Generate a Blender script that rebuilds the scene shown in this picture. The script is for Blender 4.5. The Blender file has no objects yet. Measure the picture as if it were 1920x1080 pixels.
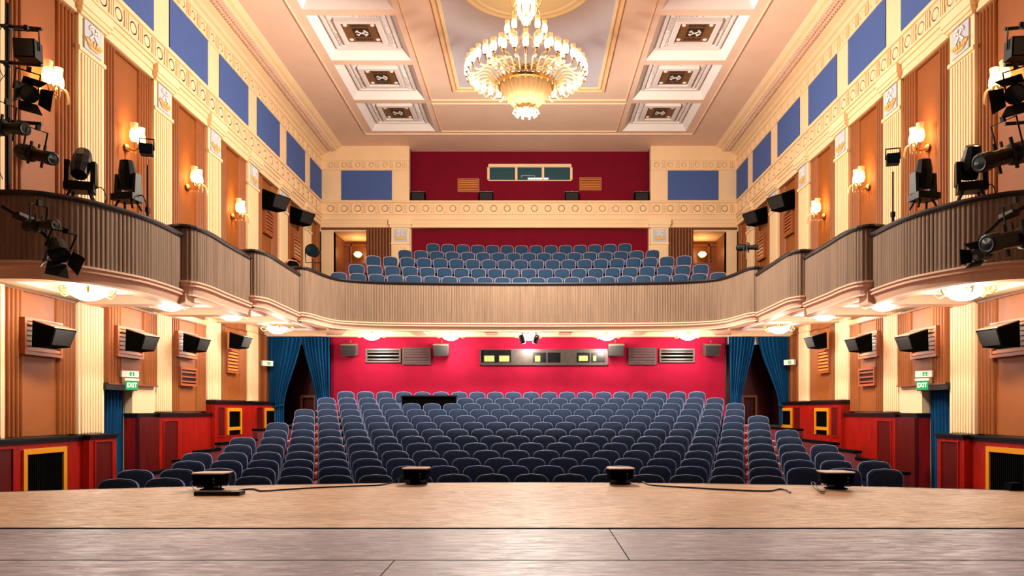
import bpy, bmesh, math, random
from mathutils import Vector, Matrix, Euler
random.seed(7)
PI = math.pi
S = bpy.context.scene
COL = S.collection
XC = -0.08          # centre line of the hall

# ------------------------------------------------------------------ camera
cd = bpy.data.cameras.new('camera'); cam = bpy.data.objects.new('camera', cd); COL.objects.link(cam)
cam.location = (0, 0, 0.75); cam.rotation_euler = (PI/2, 0, 0)
cd.sensor_width = 36; cd.lens = 25.56; cd.shift_x = -0.01875; cd.shift_y = 0.11875
cd.clip_start = 0.05; cd.clip_end = 200
S.camera = cam
# ------------------------------------------------------------------ world, exposure
w = bpy.data.worlds.new('world'); S.world = w; w.use_nodes = True
bg = w.node_tree.nodes['Background']; bg.inputs[0].default_value = (0.80, 0.82, 1.0, 1); bg.inputs[1].default_value = 0.03
S.view_settings.view_transform = 'Standard'; S.view_settings.look = 'None'
S.view_settings.gamma = 1.0; S.view_settings.exposure = 0.75
try: S.view_settings.use_curve_mapping = False
except Exception: pass
S.cycles.max_bounces = 7; S.cycles.diffuse_bounces = 5; S.cycles.glossy_bounces = 3
S.cycles.transmission_bounces = 4; S.cycles.transparent_max_bounces = 6
S.cycles.sample_clamp_indirect = 6.0; S.cycles.caustics_reflective = False; S.cycles.caustics_refractive = False

def lamp(kind, name, loc, energy, color, size=0.1, rot=None, spot=None):
    l = bpy.data.lights.new(name, kind); l.energy = energy; l.color = color
    if kind in ('POINT', 'SPOT'): l.shadow_soft_size = size
    if kind == 'AREA': l.size = size
    if kind == 'SPOT' and spot: l.spot_size = spot; l.spot_blend = 0.8
    o = bpy.data.objects.new(name, l); o.location = loc
    if rot: o.rotation_euler = rot
    COL.objects.link(o); return o
WARM = (1.0, 0.70, 0.42); WARMW = (1.0, 0.88, 0.74)
E_CHAND, E_SCONCE, E_UNDER = 2200, 22, 64
# the chandelier: one lamp under the bowl, upward strength cut to even out the ceiling
cl = lamp('POINT', 'chandelier_light', (-0.12, 16.8, 7.3), E_CHAND, WARMW, 0.3)
nt = (cl.data.use_nodes or setattr(cl.data, 'use_nodes', True)) or cl.data.node_tree
em = nt.nodes['Emission']; tcn = nt.nodes.new('ShaderNodeTexCoord'); sx = nt.nodes.new('ShaderNodeSeparateXYZ')
nt.links.new(tcn.outputs['Normal'], sx.inputs[0])
def mth(op, a, b):
    n = nt.nodes.new('ShaderNodeMath'); n.operation = op; nt.links.new(a, n.inputs[0]); n.inputs[1].default_value = b; return n.outputs[0]
mz = mth('MAXIMUM', sx.outputs[2], .01); pz = mth('POWER', mz, -3.0); nt.links.new(mth('MINIMUM', mth('MULTIPLY', pz, .13), 1.0), em.inputs['Strength'])
# stage work lights hung over the stage, pointing straight down
for x in (-4.2, 0, 4.2):
    lamp('SPOT', 'stage_work_light', (x, 2.6, 7.0), 240, (0.82, 0.85, 1.0), 0.3, (0, 0, 0), 1.35)

# ------------------------------------------------------------------ materials
def lin(c): return tuple(((v/255)/12.92 if v/255 <= .04045 else ((v/255+.055)/1.055)**2.4) for v in c)
def mat(name, rgb, rough=.6, metal=0, var=0.0, scale=6, stretch=(1, 1, 1), bump=0.0, bscale=60, emit=None, es=0, trans=0, spec=.5, sheen=0, coat=0, alpha=1, alt=None):
    m = bpy.data.materials.new(name); m.use_nodes = True
    nt = m.node_tree; p = nt.nodes['Principled BSDF']
    c = lin(rgb) + (1,)
    p.inputs['Base Color'].default_value = c; p.inputs['Roughness'].default_value = rough
    p.inputs['Metallic'].default_value = metal; p.inputs['Transmission Weight'].default_value = trans
    p.inputs['Specular IOR Level'].default_value = spec; p.inputs['Sheen Weight'].default_value = sheen
    p.inputs['Coat Weight'].default_value = coat; p.inputs['Alpha'].default_value = alpha
    if emit: p.inputs['Emission Color'].default_value = lin(emit)+(1,); p.inputs['Emission Strength'].default_value = es
    if var or bump:
        tc = nt.nodes.new('ShaderNodeTexCoord'); mp = nt.nodes.new('ShaderNodeMapping')
        nt.links.new(tc.outputs['Object'], mp.inputs[0]); mp.inputs['Scale'].default_value = stretch
    if var:
        n = nt.nodes.new('ShaderNodeTexNoise'); n.inputs['Scale'].default_value = scale; n.inputs['Detail'].default_value = 4
        nt.links.new(mp.outputs[0], n.inputs[0])
        r = nt.nodes.new('ShaderNodeValToRGB'); r.color_ramp.elements[0].position = .3; r.color_ramp.elements[1].position = .7
        lo = lin(alt)+(1,) if alt else tuple(v*(1-var) for v in c[:3])+(1,)
        r.color_ramp.elements[0].color = lo
        r.color_ramp.elements[1].color = tuple(min(1, v*(1+var*.6)) for v in c[:3])+(1,)
        nt.links.new(n.outputs[0], r.inputs[0]); nt.links.new(r.outputs[0], p.inputs['Base Color'])
    if bump:
        n2 = nt.nodes.new('ShaderNodeTexNoise'); n2.inputs['Scale'].default_value = bscale; n2.inputs['Detail'].default_value = 3
        nt.links.new(mp.outputs[0], n2.inputs[0])
        b = nt.nodes.new('ShaderNodeBump'); b.inputs['Strength'].default_value = bump; b.inputs['Distance'].default_value = .01
        nt.links.new(n2.outputs[0], b.inputs['Height']); nt.links.new(b.outputs[0], p.inputs['Normal'])
    return m
M = dict(
 cream=mat('cream_plaster', (238, 206, 164), .7, var=.04, scale=2),
 creamp=mat('cream_pilaster', (238, 210, 168), .65),
 ceil=mat('peach_ceiling', (236, 204, 182), .8, var=.04, scale=1.5),
 white=mat('white_plaster', (232, 224, 222), .7),
 tan=mat('tan_plaster', (206, 156, 120), .8),
 lilac=mat('lilac_ceiling', (206, 200, 210), .8, var=.03, scale=2),
 rose=mat('cream_rosette', (244, 226, 186), .7),
 gilt=mat('ochre_gilt_line', (222, 158, 72), .45),
 blue=mat('blue_acoustic_panel', (66, 92, 156), .9, var=.1, scale=30, bump=.3, bscale=120),
 brown=mat('brown_leatherette', (142, 78, 28), .5, spec=.3, var=.08, scale=4, bump=.15, bscale=90),
 brownd=mat('brown_pleats', (112, 60, 28), .45, var=.1, scale=5),
 wood=mat('louvre_wood', (158, 84, 44), .4, var=.12, scale=5, stretch=(1, 1, 8)),
 gold=mat('gold_frame', (232, 158, 30), .35, metal=.25),
 leaf=mat('gilded_leaf', (224, 182, 108), .5),
 maho=mat('mahogany', (156, 22, 10), .32, var=.3, scale=3, stretch=(4, 4, .6)),
 mahod=mat('dark_mahogany', (88, 14, 12), .32, var=.3, scale=3, stretch=(4, 4, .6)),
 black=mat('black_lacquer', (16, 15, 18), .3),
 blackm=mat('black_metal', (5, 5, 6), .5, spec=.3),
 mblack=mat('matt_black', (4, 4, 5), .95, spec=.05),
 grille=mat('speaker_cloth', (24, 20, 20), .8, bump=.3, bscale=300),
 spklit=mat('speaker_lit_top', (120, 92, 74), .6),  # paler tone for cabinet tops, light from above put into the colour
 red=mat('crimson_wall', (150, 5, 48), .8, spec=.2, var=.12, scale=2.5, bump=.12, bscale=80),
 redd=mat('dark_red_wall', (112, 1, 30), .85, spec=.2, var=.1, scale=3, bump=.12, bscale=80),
 seat=mat('blue_velvet', (52, 69, 98), .95, var=.16, scale=9, spec=.15),
 seats=mat('seat_side_blue', (92, 110, 148), .9, var=.06, scale=8, spec=.2),
 pipe=mat('seat_piping', (128, 148, 196), .6),
 pipeb=mat('balcony_piping', (176, 150, 158), .6),
 seatb=mat('balcony_velvet', (36, 62, 90), .95, var=.16, scale=9, spec=.15),
 seatbs=mat('balcony_seat_side', (62, 92, 124), .9, var=.06, scale=8, spec=.2),
 wglass=mat('control_glass', (24, 72, 84), .12, spec=.5),
 arm=mat('armrest_wood', (180, 96, 62), .4, var=.1, scale=10),
 drape=mat('pleated_fabric', (134, 110, 90), .8, var=.22, scale=3, stretch=(6, 6, .35), bump=.2, bscale=60),
 rail=mat('rail_black', (22, 14, 14), .4),
 fascia=mat('fascia_peach', (226, 186, 156), .6),
 curt=mat('blue_curtain', (0, 70, 118), .85, var=.2, scale=3, stretch=(6, 6, .5), spec=.2),
 carpet=mat('pink_carpet', (196, 96, 96), .9, var=.1, scale=20),
 riser=mat('maroon_riser', (96, 22, 40), .7),
 floor=mat('dark_floor', (60, 44, 42), .7),
 stageW=None, stageC=None,
 metal=mat('steel', (170, 172, 176), .35, metal=.9),
 brass=mat('polished_brass', (214, 160, 84), .22, metal=.9),
 glass=mat('crystal_glass', (222, 190, 140), .12, spec=.8, coat=.4),
 bowl=mat('lit_crystal_bowl', (206, 170, 122), .14, spec=.8, coat=.5, emit=(255, 196, 120), es=.12),
 lit=mat('lit_lamp_glass', (255, 240, 210), .3, emit=(255, 238, 200), es=3.0),
 litw=mat('lit_sconce_glass', (255, 220, 160), .3, emit=(255, 206, 120), es=3.2),
 clear=mat('clear_glass_rim', (255, 226, 180), .1, trans=.0, spec=.8, alpha=.55, emit=(255, 214, 150), es=.12),
 litu=mat('lit_ceiling_bowl', (255, 250, 235), .3, emit=(255, 246, 226), es=3.4),
 green=mat('exit_green', (0, 142, 76), .4, emit=(0, 142, 76), es=.35),
 signw=mat('sign_white', (240, 244, 236), .5, emit=(240, 244, 236), es=.25),
 box=mat('emergency_box', (226, 226, 214), .5),
 dglass=mat('booth_glass', (12, 34, 42), .15, spec=.4),
 gint=mat('booth_interior', (110, 120, 70), .7, emit=(190, 200, 110), es=.5),
 tubel=mat('booth_tube_light', (240, 250, 250), .5, emit=(220, 250, 250), es=2.0),
 dmet=mat('dark_bronze_frame', (84, 74, 72), .4, metal=.3, var=.2, scale=8),
 louv=mat('dark_louvre', (78, 52, 56), .5),
 amber=mat('amber_louvre', (206, 126, 54), .45),
 coffw=mat('coffer_wood', (120, 80, 44), .5, var=.25, scale=10),
 coffd=mat('coffer_dark', (44, 26, 18), .6),
 hamm=mat('hammer_white', (240, 234, 226), .5),
 plaq=mat('plaque_blue', (186, 192, 208), .6),
 montop=mat('monitor_top', (176, 140, 104), .45, var=.1, scale=12),
)
def stage_mat(name, a, b, rough):
    m = bpy.data.materials.new(name); m.use_nodes = True; nt = m.node_tree; p = nt.nodes['Principled BSDF']
    tc = nt.nodes.new('ShaderNodeTexCoord')
    def noise(sc, scale, det, a0, a1):
        mp = nt.nodes.new('ShaderNodeMapping'); mp.inputs['Scale'].default_value = sc
        n = nt.nodes.new('ShaderNodeTexNoise'); n.inputs['Scale'].default_value = scale; n.inputs['Detail'].default_value = det; n.inputs['Distortion'].default_value = .6; n.inputs['Roughness'].default_value = .62
        r = nt.nodes.new('ShaderNodeMapRange'); r.inputs[1].default_value = a0; r.inputs[2].default_value = a1
        nt.links.new(tc.outputs['Object'], mp.inputs[0]); nt.links.new(mp.outputs[0], n.inputs[0]); nt.links.new(n.outputs[0], r.inputs[0])
        return r.outputs[0]
    big = noise((.5, 1, 1), .9, 3, .35, .65); streak = noise((1.6, 7, 1), 3.6, 9, .34, .66); glint = noise((3.5, 16, 1), 3.0, 7, .60, .68)
    def mix(f, c1, c2):
        x = nt.nodes.new('ShaderNodeMix'); x.data_type = 'RGBA'; nt.links.new(f, x.inputs[0])
        for i, c in ((6, c1), (7, c2)):
            if hasattr(c, 'is_linked'): nt.links.new(c, x.inputs[i])
            else: x.inputs[i].default_value = c
        return x.outputs[2]
    A = lin(a)+(1,); B = lin(b)+(1,)
    c = mix(big, A, B)
    d = nt.nodes.new('ShaderNodeMix'); d.data_type = 'RGBA'; d.blend_type = 'MULTIPLY'; d.inputs[0].default_value = 1
    s = mix(streak, (.60, .55, .52, 1), (1.1, 1.1, 1.1, 1)); nt.links.new(c, d.inputs[6]); nt.links.new(s, d.inputs[7])
    e = mix(glint, d.outputs[2], tuple(v*1.25+.06 for v in B[:3])+(1,))  # bright glints painted into the board colour
    nt.links.new(e, p.inputs['Base Color']); p.inputs['Roughness'].default_value = rough
    rr = nt.nodes.new('ShaderNodeMapRange'); nt.links.new(streak, rr.inputs[0]); rr.inputs[3].default_value = rough+.12; rr.inputs[4].default_value = rough-.08
    nt.links.new(rr.outputs[0], p.inputs['Roughness'])
    return m
M['stageW'] = stage_mat('forestage_board', (200, 154, 110), (228, 186, 142), .5)
M['stageC'] = stage_mat('stage_board', (134, 122, 126), (172, 158, 160), .46)

# ------------------------------------------------------------------ mesh builder
class MB:
    def __init__(s): s.v = []; s.f = []
    def add(s, vs, fs, T=None):
        o = len(s.v)
        s.v += [tuple(T @ Vector(v)) for v in vs] if T is not None else [tuple(v) for v in vs]
        s.f += [tuple(i+o for i in f) for f in fs]; return s
    def box(s, x0, x1, y0, y1, z0, z1, T=None):
        x0, x1 = min(x0, x1), max(x0, x1); y0, y1 = min(y0, y1), max(y0, y1); z0, z1 = min(z0, z1), max(z0, z1)
        return s.add([(x0,y0,z0),(x1,y0,z0),(x1,y1,z0),(x0,y1,z0),(x0,y0,z1),(x1,y0,z1),(x1,y1,z1),(x0,y1,z1)],
              [(0,3,2,1),(4,5,6,7),(0,1,5,4),(1,2,6,5),(2,3,7,6),(3,0,4,7)], T)
    def prism(s, poly, axis, a, b, T=None):
        """poly: 2-D outline in the two other axes, extruded along axis from a to b"""
        n = len(poly)
        def P(p, t):
            return {'x': (t, p[0], p[1]), 'y': (p[0], t, p[1]), 'z': (p[0], p[1], t)}[axis]
        return s.add([P(p, a) for p in poly]+[P(p, b) for p in poly],
              [tuple(range(n))[::-1], tuple(range(n, 2*n))]+[(i, (i+1) % n, n+(i+1) % n, n+i) for i in range(n)], T)
    def lathe(s, prof, n=20, T=None, ripple=0, rn=0):
        vs = []; fs = []
        for (r, z) in prof:
            for k in range(n):
                a = 2*PI*k/n; rr = r*(1+ripple*math.cos(rn*a)) if ripple else r
                vs.append((rr*math.cos(a), rr*math.sin(a), z))
        for i in range(len(prof)-1):
            for k in range(n):
                fs.append((i*n+k, i*n+(k+1) % n, (i+1)*n+(k+1) % n, (i+1)*n+k))
        if prof[0][0] > 1e-4: fs.append(tuple(range(n))[::-1])
        if prof[-1][0] > 1e-4: fs.append(tuple(range((len(prof)-1)*n, len(prof)*n)))
        return s.add(vs, fs, T)
    def tube(s, pts, r, n=6, T=None, closed=False):
        pts = [Vector(p) for p in pts]; m = len(pts); vs = []; fs = []; up = None
        for i, p in enumerate(pts):
            if closed: t = pts[(i+1) % m]-pts[i-1]
            else: t = pts[min(i+1, m-1)]-pts[max(i-1, 0)]
            t.normalize()
            if up is None: up = Vector((0, 0, 1)) if abs(t.z) < .9 else Vector((1, 0, 0))
            a = t.cross(up); a.normalize(); b = a.cross(t); b.normalize(); up = b
            rr = r[i] if isinstance(r, (list, tuple)) else r
            for k in range(n):
                q = 2*PI*k/n; vs.append(p+a*rr*math.cos(q)+b*rr*math.sin(q))
        for i in range(m if closed else m-1):
            j = (i+1) % m
            for k in range(n): fs.append((i*n+k, i*n+(k+1) % n, j*n+(k+1) % n, j*n+k))
        if not closed: fs += [tuple(range(n))[::-1], tuple(range((m-1)*n, m*n))]
        return s.add(vs, fs, T)
    def grid(s, fn, nu, nv, T=None):
        vs = [fn(i/nu, j/nv) for j in range(nv+1) for i in range(nu+1)]
        fs = [(j*(nu+1)+i, j*(nu+1)+i+1, (j+1)*(nu+1)+i+1, (j+1)*(nu+1)+i) for j in range(nv) for i in range(nu)]
        return s.add(vs, fs, T)
    def mesh(s, name, m, smooth=False, recalc=True):
        me = bpy.data.meshes.new(name); me.from_pydata(s.v, [], s.f)
        if recalc:
            bm = bmesh.new(); bm.from_mesh(me); bmesh.ops.recalc_face_normals(bm, faces=bm.faces[:]); bm.to_mesh(me); bm.free()
        if m: me.materials.append(m)
        if smooth:
            me.polygons.foreach_set('use_smooth', [True]*len(me.polygons))
            try: me.set_sharp_from_angle(angle=0.7)
            except Exception: pass
        me.update(); return me
    def build(s, name, m, parent=None, smooth=False, recalc=True):
        return inst(s.mesh(name, m, smooth, recalc), name, parent)
def inst(me, name, parent=None, loc=None, rot=None, scale=None):
    o = bpy.data.objects.new(name, me); COL.objects.link(o)
    if parent: o.parent = parent
    if loc: o.location = loc
    if rot: o.rotation_euler = rot
    if scale: o.scale = scale
    return o
def tag(o, label=None, cat=None, group=None, kind=None):
    if label: o['label'] = label
    if cat: o['category'] = cat
    if group: o['group'] = group
    if kind: o['kind'] = kind
    return o
def thing(name, label, cat, loc=(0,0,0), rot=(0,0,0), group=None, kind=None):
    o = bpy.data.objects.new(name, None); COL.objects.link(o); o.location = loc; o.rotation_euler = rot
    o.empty_display_size = .1
    return tag(o, label, cat, group, kind)
def copy_tree(o, parent=None):
    c = o.copy(); COL.objects.link(c); c.parent = parent
    for ch in list(o.children): copy_tree(ch, c)
    return c
def catmull(pts, step=.02):
    P = [Vector(p) for p in pts]; out = []
    for i in range(len(P)-1):
        p0 = P[max(i-1, 0)]; p1 = P[i]; p2 = P[i+1]; p3 = P[min(i+2, len(P)-1)]
        n = max(2, int((p2-p1).length/step))
        for k in range(n):
            t = k/n
            out.append(.5*((2*p1)+(p2-p0)*t+(2*p0-5*p1+4*p2-p3)*t*t+(3*p1-p0-3*p2+p3)*t**3))
    out.append(P[-1]); return out
def R(sd, u): return XC + sd*u           # side-relative to world x

# ================================================================== STRUCTURE
# ---- stage
st = tag(MB().box(-9, 9, -1, 1.0, -.12, -.004).build('stage_floor', M['stageC']), 'pale worn stage floor of hardboard sheets at the front', 'stage floor', kind='structure')
def sheet(x0, x1, y0, y1): MB().box(x0+.003, x1-.003, y0, y1, -.03, 0).build('floor_panel', M['stageC'], st)
for x0, x1 in ((-8.0, -3.51), (-3.51, .49), (.49, 4.49), (4.49, 8.0)): sheet(x0, x1, 3.63, 4.562)
for x0, x1 in ((-8.0, -4.68), (-4.68, -.68), (-.68, 3.32), (3.32, 8.0)): sheet(x0, x1, 1.0, 3.612)
MB().box(-9, 9, 1.0, 5.2, -.14, -.035).build('floor_substrate', M['mblack'], st)
arc = [(x, 7.46-(x*x)/(2*13.4)) for x in [-8+.25*i for i in range(65)]]
fs_ = MB().prism([(-8, 4.622)]+[(x, y) for x, y in arc]+[(8, 4.622)], 'z', -.14, 0).build('forestage', M['stageW'], st)
MB().box(-8, 8, 4.610, 4.6215, -.13, -.001).build('seam_strip', M['mblack'], st)
MB().box(-8, 8, 3.620, 3.632, -.03, -.0005).build('seam_strip', M['mblack'], st)
e = MB()
for (x0, y0), (x1, y1) in zip(arc[:-1], arc[1:]):
    e.add([(x0, y0, -.03), (x1, y1, -.03), (x1, y1+.012, -.03), (x0, y0+.012, -.03), (x0, y0, .003), (x1, y1, .003), (x1, y1+.012, .003), (x0, y0+.012, .003)],
          [(0,3,2,1),(4,5,6,7),(0,1,5,4),(1,2,6,5),(2,3,7,6),(3,0,4,7)])
e.build('edge_strip', M['metal'], st)
MB().prism([(-8, 4.7)]+[(x, y-.05) for x, y in arc]+[(8, 4.7)], 'z', -1.02, -.14).build('stage_front', M['mblack'], st)

# ---- auditorium floor and seat tiers
RAD = 19.5
NROW = 13
row_y = [9.9+.95*r for r in range(NROW)]
ytop = [889, 873, 858.5, 844, 830, 817, 804, 791, 778.7, 767, 756, 746, 734.7]
row_z = [.75+(768-t)*d/1363 for t, d in zip(ytop, row_y)]       # top of backrests
SEATH = .95
row_f = [z-SEATH for z in row_z]
fl = tag(MB().box(-8.2, 8.0, 4.5, 22.4, -1.2, -1.07).build('floor', M['floor']), 'dark auditorium floor with pink carpeted tiers', 'floor', kind='structure')
def arc_tier(y0, y1, zt, zb, hw, rad=RAD, n=20, ymax=99):
    xs = [-hw+2*hw*i/n for i in range(n+1)]
    return [(x, min(ymax, y1-x*x/(2*rad))) for x in xs], [(x, y0-x*x/(2*rad)) for x in xs]
for r in range(NROW):
    if row_f[r] < -1.06: row_f[r] = -1.06
    far, near = arc_tier(row_y[r]-.42, row_y[r]+.55 if r < 12 else 22.6, 0, 0, 6.2, ymax=22.0)
    MB().prism(near+far[::-1], 'z', -1.08, row_f[r]).build('carpeted_tier', M['carpet'] , fl)
    MB().add([(x, y-.006, -1.07) for x, y in near]+[(x, y-.006, row_f[r]-.03) for x, y in near],
             [(i, i+1, i+1+len(near), i+len(near)) for i in range(len(near)-1)]).build('tier_riser', M['riser'], fl)

# ---- side walls
PB = [7.6+2.53*i for i in range(8)]      # pilaster starts; width .75
PW = .75
W0 = 7.8
def pleat_outline(y0, y1, face, back, left_pleats=True):
    """plan outline (u, y) of a padded panel with ribs at both ends"""
    L = y1-y0; e_ = .27*L; pts = []
    def ribs(a, b, n):
        out = []
        for k in range(n):
            for j in range(6):
                t = (k+j/6)/n; out.append((face-.052*abs(math.sin(PI*(j/6)))**.8, a+(b-a)*t))
        out.append((face, b)); return out
    pts += ribs(y0, y0+e_, 5); pts += ribs(y1-e_, y1, 5)
    pts += [(back, y1), (back, y0)]
    return pts
def side_wall(sd):
    nm = 'left' if sd < 0 else 'right'
    b = MB()
    X = lambda u: R(sd, u)
    b.box(X(7.95), X(8.3), 4.6, 13.41, -1.1, 10.9); b.box(X(7.95), X(8.3), 14.36, 22.05, -1.1, 10.9)
    b.box(X(7.95), X(8.3), 13.41, 14.36, 1.2, 10.9); b.box(X(7.95), X(8.3), 22.05, 30, 2.9, 10.9)
    wl = tag(b.build('wall_'+nm, M['cream']), nm+' side wall with fluted cream pilasters and brown padded panels', 'wall', kind='structure')
    # door passage walls
    b = MB().box(X(8.3), X(9.6), 14.36, 14.5, -1.1, 1.3); b.box(X(8.3), X(9.6), 13.3, 13.41, -1.1, 1.3); b.box(X(9.6), X(9.7), 13.3, 14.5, -1.1, 1.3); b.box(X(8.0), X(9.6), 13.3, 14.5, 1.2, 1.35)
    b.build('door_passage', M['mahod'], wl)
    MB().box(X(7.73), X(8.0), 13.38, 14.42, 1.12, 1.25).build('door_lintel', M['black'], wl)
    # pilasters
    for i, y in enumerate(PB):
        tops = 7.65; zb = 2.95
        def pil(z0, z1, zf1):
            m = MB(); m.box(X(7.80), X(7.96), y, y+PW, z0, z1)
            n = 8; p = (PW-.10)/n
            for k in range(n):
                yy = y+.05+p*k+p*.2; m.box(X(7.775), X(7.81), yy, yy+p*.6, z0+.02, zf1)
            return m
        pu = pil(zb, tops, 7.0).build('pilaster', M['creamp'], wl)
        m = MB(); m.box(X(7.765), X(7.82), y-.02, y+PW+.02, 7.03, 7.10)
        for (o_, z0, z1, g) in ((.06, 7.65, 7.70, .02), (.10, 7.70, 7.78, .05), (.13, 7.78, 7.96, .08)):
            m.box(X(7.80-o_), X(7.9), y-g, y+PW+g, z0, z1)
        m.build('capital', M['creamp'], pu)
        emblem(pu, X, y+PW/2, 7.38, sd)
        if y < 21:
            z0 = .32 if y < 13 else (.70 if y < 17 else .99); z1 = 2.62 if y < 13 else (2.80 if y < 15.3 else 2.92)
            if y > 17: z1 = 2.94
            pil(z0, z1, z1-.02).build('pilaster', M['creamp'], wl)
    # padded panels
    for i in range(8):
        y0 = PB[i]+PW; y1 = PB[i]+2.53
        if i == 7: y1 = 27.3
        m = MB().prism([(X(u), y) for u, y in pleat_outline(y0, y1, 7.90, 7.96)], 'z', 2.95, 7.64)
        m.build('padded_panel', M['brown'], wl, smooth=True)
        MB().box(X(7.86), X(7.95), y0, y1, 7.60, 7.65).build('panel_trim', M['brownd'], wl)
    low = {0: (.33, 2.60), 1: (.33, 2.60), 2: (1.25, 2.72), 3: (.71, 2.78), 4: (1.0, 2.90), 5: (1.0, 2.94)}
    for i, (z0, z1) in low.items():
        y0 = PB[i]+PW; y1 = PB[i]+2.53
        if i == 5: y1 = 21.95
        f = 7.76 if i == 2 else 7.88
        MB().prism([(X(u), y) for u, y in pleat_outline(y0, y1, f, 7.96)], 'z', z0, z1).build('padded_panel', M['brown'], wl, smooth=True)
        t = MB().box(X(f-.05), X(7.95), y0, y1, z1, z1+.03)
        if i == 2: t.box(X(f-.05), X(7.95), y0, y1, z0-.03, z0)
        t.build('panel_trim', M['brownd'], wl)
    MB().box(X(7.80), X(7.96), 14.36, 15.19, .68, 1.25).build('plaster_return', M['cream'], wl)
    # entablature (extruded profile)
    pr = [(7.95,7.65),(7.80,7.65),(7.80,7.80),(7.77,7.80),(7.77,7.92),(7.73,7.92),(7.73,7.96),(7.78,7.99),(7.78,8.05),(7.74,8.05),(7.73,8.09),(7.79,8.10),
          (7.79,8.49),(7.74,8.50),(7.73,8.54),(7.78,8.55),(7.76,8.60),(7.80,8.61),(7.80,9.73),(7.77,9.74),(7.77,9.78),(7.79,9.79),(7.79,10.08),(7.75,10.09),(7.75,10.14),
          (7.80,10.15),(7.80,10.28),(7.74,10.30),(7.68,10.36),(7.55,10.41),(7.55,10.46),(7.22,10.46),(7.22,10.52),(7.12,10.56),(7.0,10.66),(7.0,10.9),(7.95,10.9)]
    MB().prism([(X(u), z) for u, z in pr], 'y', 4.8, 27.3).build('entablature', M['cream'], wl)
    # beaded braid under the cornice: tilted beads, real relief
    m = MB()
    y = 12.0
    while y < 27.2:
        for q in (-1, 1):
            T = Matrix.Translation((X(7.385+q*.055), y, 10.455)) @ Matrix.Rotation(q*.7*sd, 4, 'Z')
            m.box(-.035, .035, -.06, .06, -.03, .01, T)
        y += .115
    m.box(X(7.25), X(7.27), 12, 27.25, 10.44, 10.46); m.box(X(7.50), X(7.52), 12, 27.25, 10.44, 10.46)
    tag(m.build('beaded_braid', M['ceil'], wl), kind='stuff')
    MB().box(X(7.28), X(7.49), 12, 27.25, 10.452, 10.47).build('braid_bed', M['tan'], wl)
    # blue panels
    for i in range(1, 8):
        y0 = PB[i]+PW-.13+.0; y1 = y0+1.86
        if i == 7: y0, y1 = 25.9, 27.27
        MB().box(X(7.775), X(7.82), y0, y1, 8.63, 9.72).build('blue_panel', M['blue'], wl)
    # friezes
    y = 10.3; bars = MB(); mr = roundel_mesh
    while y < 27.1:
        for zc, s in ((8.295, 1.0), (9.935, .74)):
            if not (zc > 9 and y < 14):
                inst(mr, 'roundel', wl, (X(7.79), y, zc), (0, -PI/2 if sd > 0 else PI/2, 0), (s*1.18, s*1.18, .42))
                for q in (-1, 0, 1):
                    yy = y+.255+q*.065; bars.box(X(7.762), X(7.80), yy-.018, yy+.018, zc-.17*s, zc+.17*s)
        y += .51
    tag(bars.build('frieze_bars', M['cream'], wl), kind='stuff')
    # wainscot
    wn = MB(); cap = MB()
    def blk(u, y0, y1, z0, z1, c=True):
        wn.box(X(u), X(7.96), y0, y1, z0, z1)
        if c: cap.box(X(u-.05), X(7.96), y0-.03, y1+.03, z1, z1+.035); cap.box(X(u-.025), X(7.96), y0-.01, y1+.01, z1-.05, z1)
    blk(7.72, 5, 12.63, -1.1, .27); blk(7.60, 10.10, 10.90, -1.1, .28); blk(7.60, 12.63, 13.46, -1.1, .28)
    blk(7.72, 14.36, 17.7, -1.1, .64); blk(7.66, 15.12, 16.02, -1.1, .645)
    blk(7.62, 17.7, 21.95, -1.1, .935)
    wn.build('wainscot', M['maho'], wl); cap.build('wainscot_cap', M['black'], wl)
    MB().box(X(7.65), X(7.73), 14.35, 15.12, -1.1, .59).build('dark_side_panel', M['mahod'], wl)
    def inset(u, y0, y1, z0, z1):
        m = MB(); m.box(X(u-.004), X(u+.02), y0, y1, z0, z1); o = m.build('inset_panel', M['mahod'], wl)
        m = MB(); t = .028
        for a in ((y0-t, y1+t, z0-t, z0), (y0-t, y1+t, z1, z1+t), (y0-t, y0, z0, z1), (y1, y1+t, z0, z1)):
            m.box(X(u-.022), X(u+.01), *a)
        m.build('panel_moulding', M['maho'], o)
    inset(7.60, 12.80, 13.30, -.85, .17); inset(7.60, 10.25, 10.75, -.85, .17); inset(7.66, 15.30, 15.88, -.5, .50)
    inset(7.62, 17.85, 18.2, .1, .80); inset(7.62, 20.35, 20.85, .1, .80)
    def niche(u, y0, y1, z0, z1, bar=None, w=.085):
        m = MB()
        for a in ((y0, y1, z1-w, z1), (y0, y0+w, z0, z1-w), (y1-w, y1, z0, z1-w)): m.box(X(u-.035), X(u+.02), *a)
        if bar: m.box(X(u-.035), X(u+.02), y0+w, y1-w, bar, bar+w)
        o = m.build('niche_frame', M['gold'], wl)
        m = MB(); m.box(X(u-.006), X(u+.02), y0+w, y1-w, z0, z1-w)
        k = y0+w+.03
        while k < y1-w-.02: m.box(X(u-.02), X(u), k, k+.02, z0+.02, z1-w-.02); k += .05
        tag(m.build('niche_grille', M['mblack'], o), kind='stuff')
    niche(7.72, 11.13, 12.17, -1.0, .137); niche(7.72, 8.6, 9.64, -1.0, .137)
    niche(7.62, 18.38, 19.28, .10, .79, .22); niche(7.62, 20.98, 21.85, .10, .80, .22)
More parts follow.
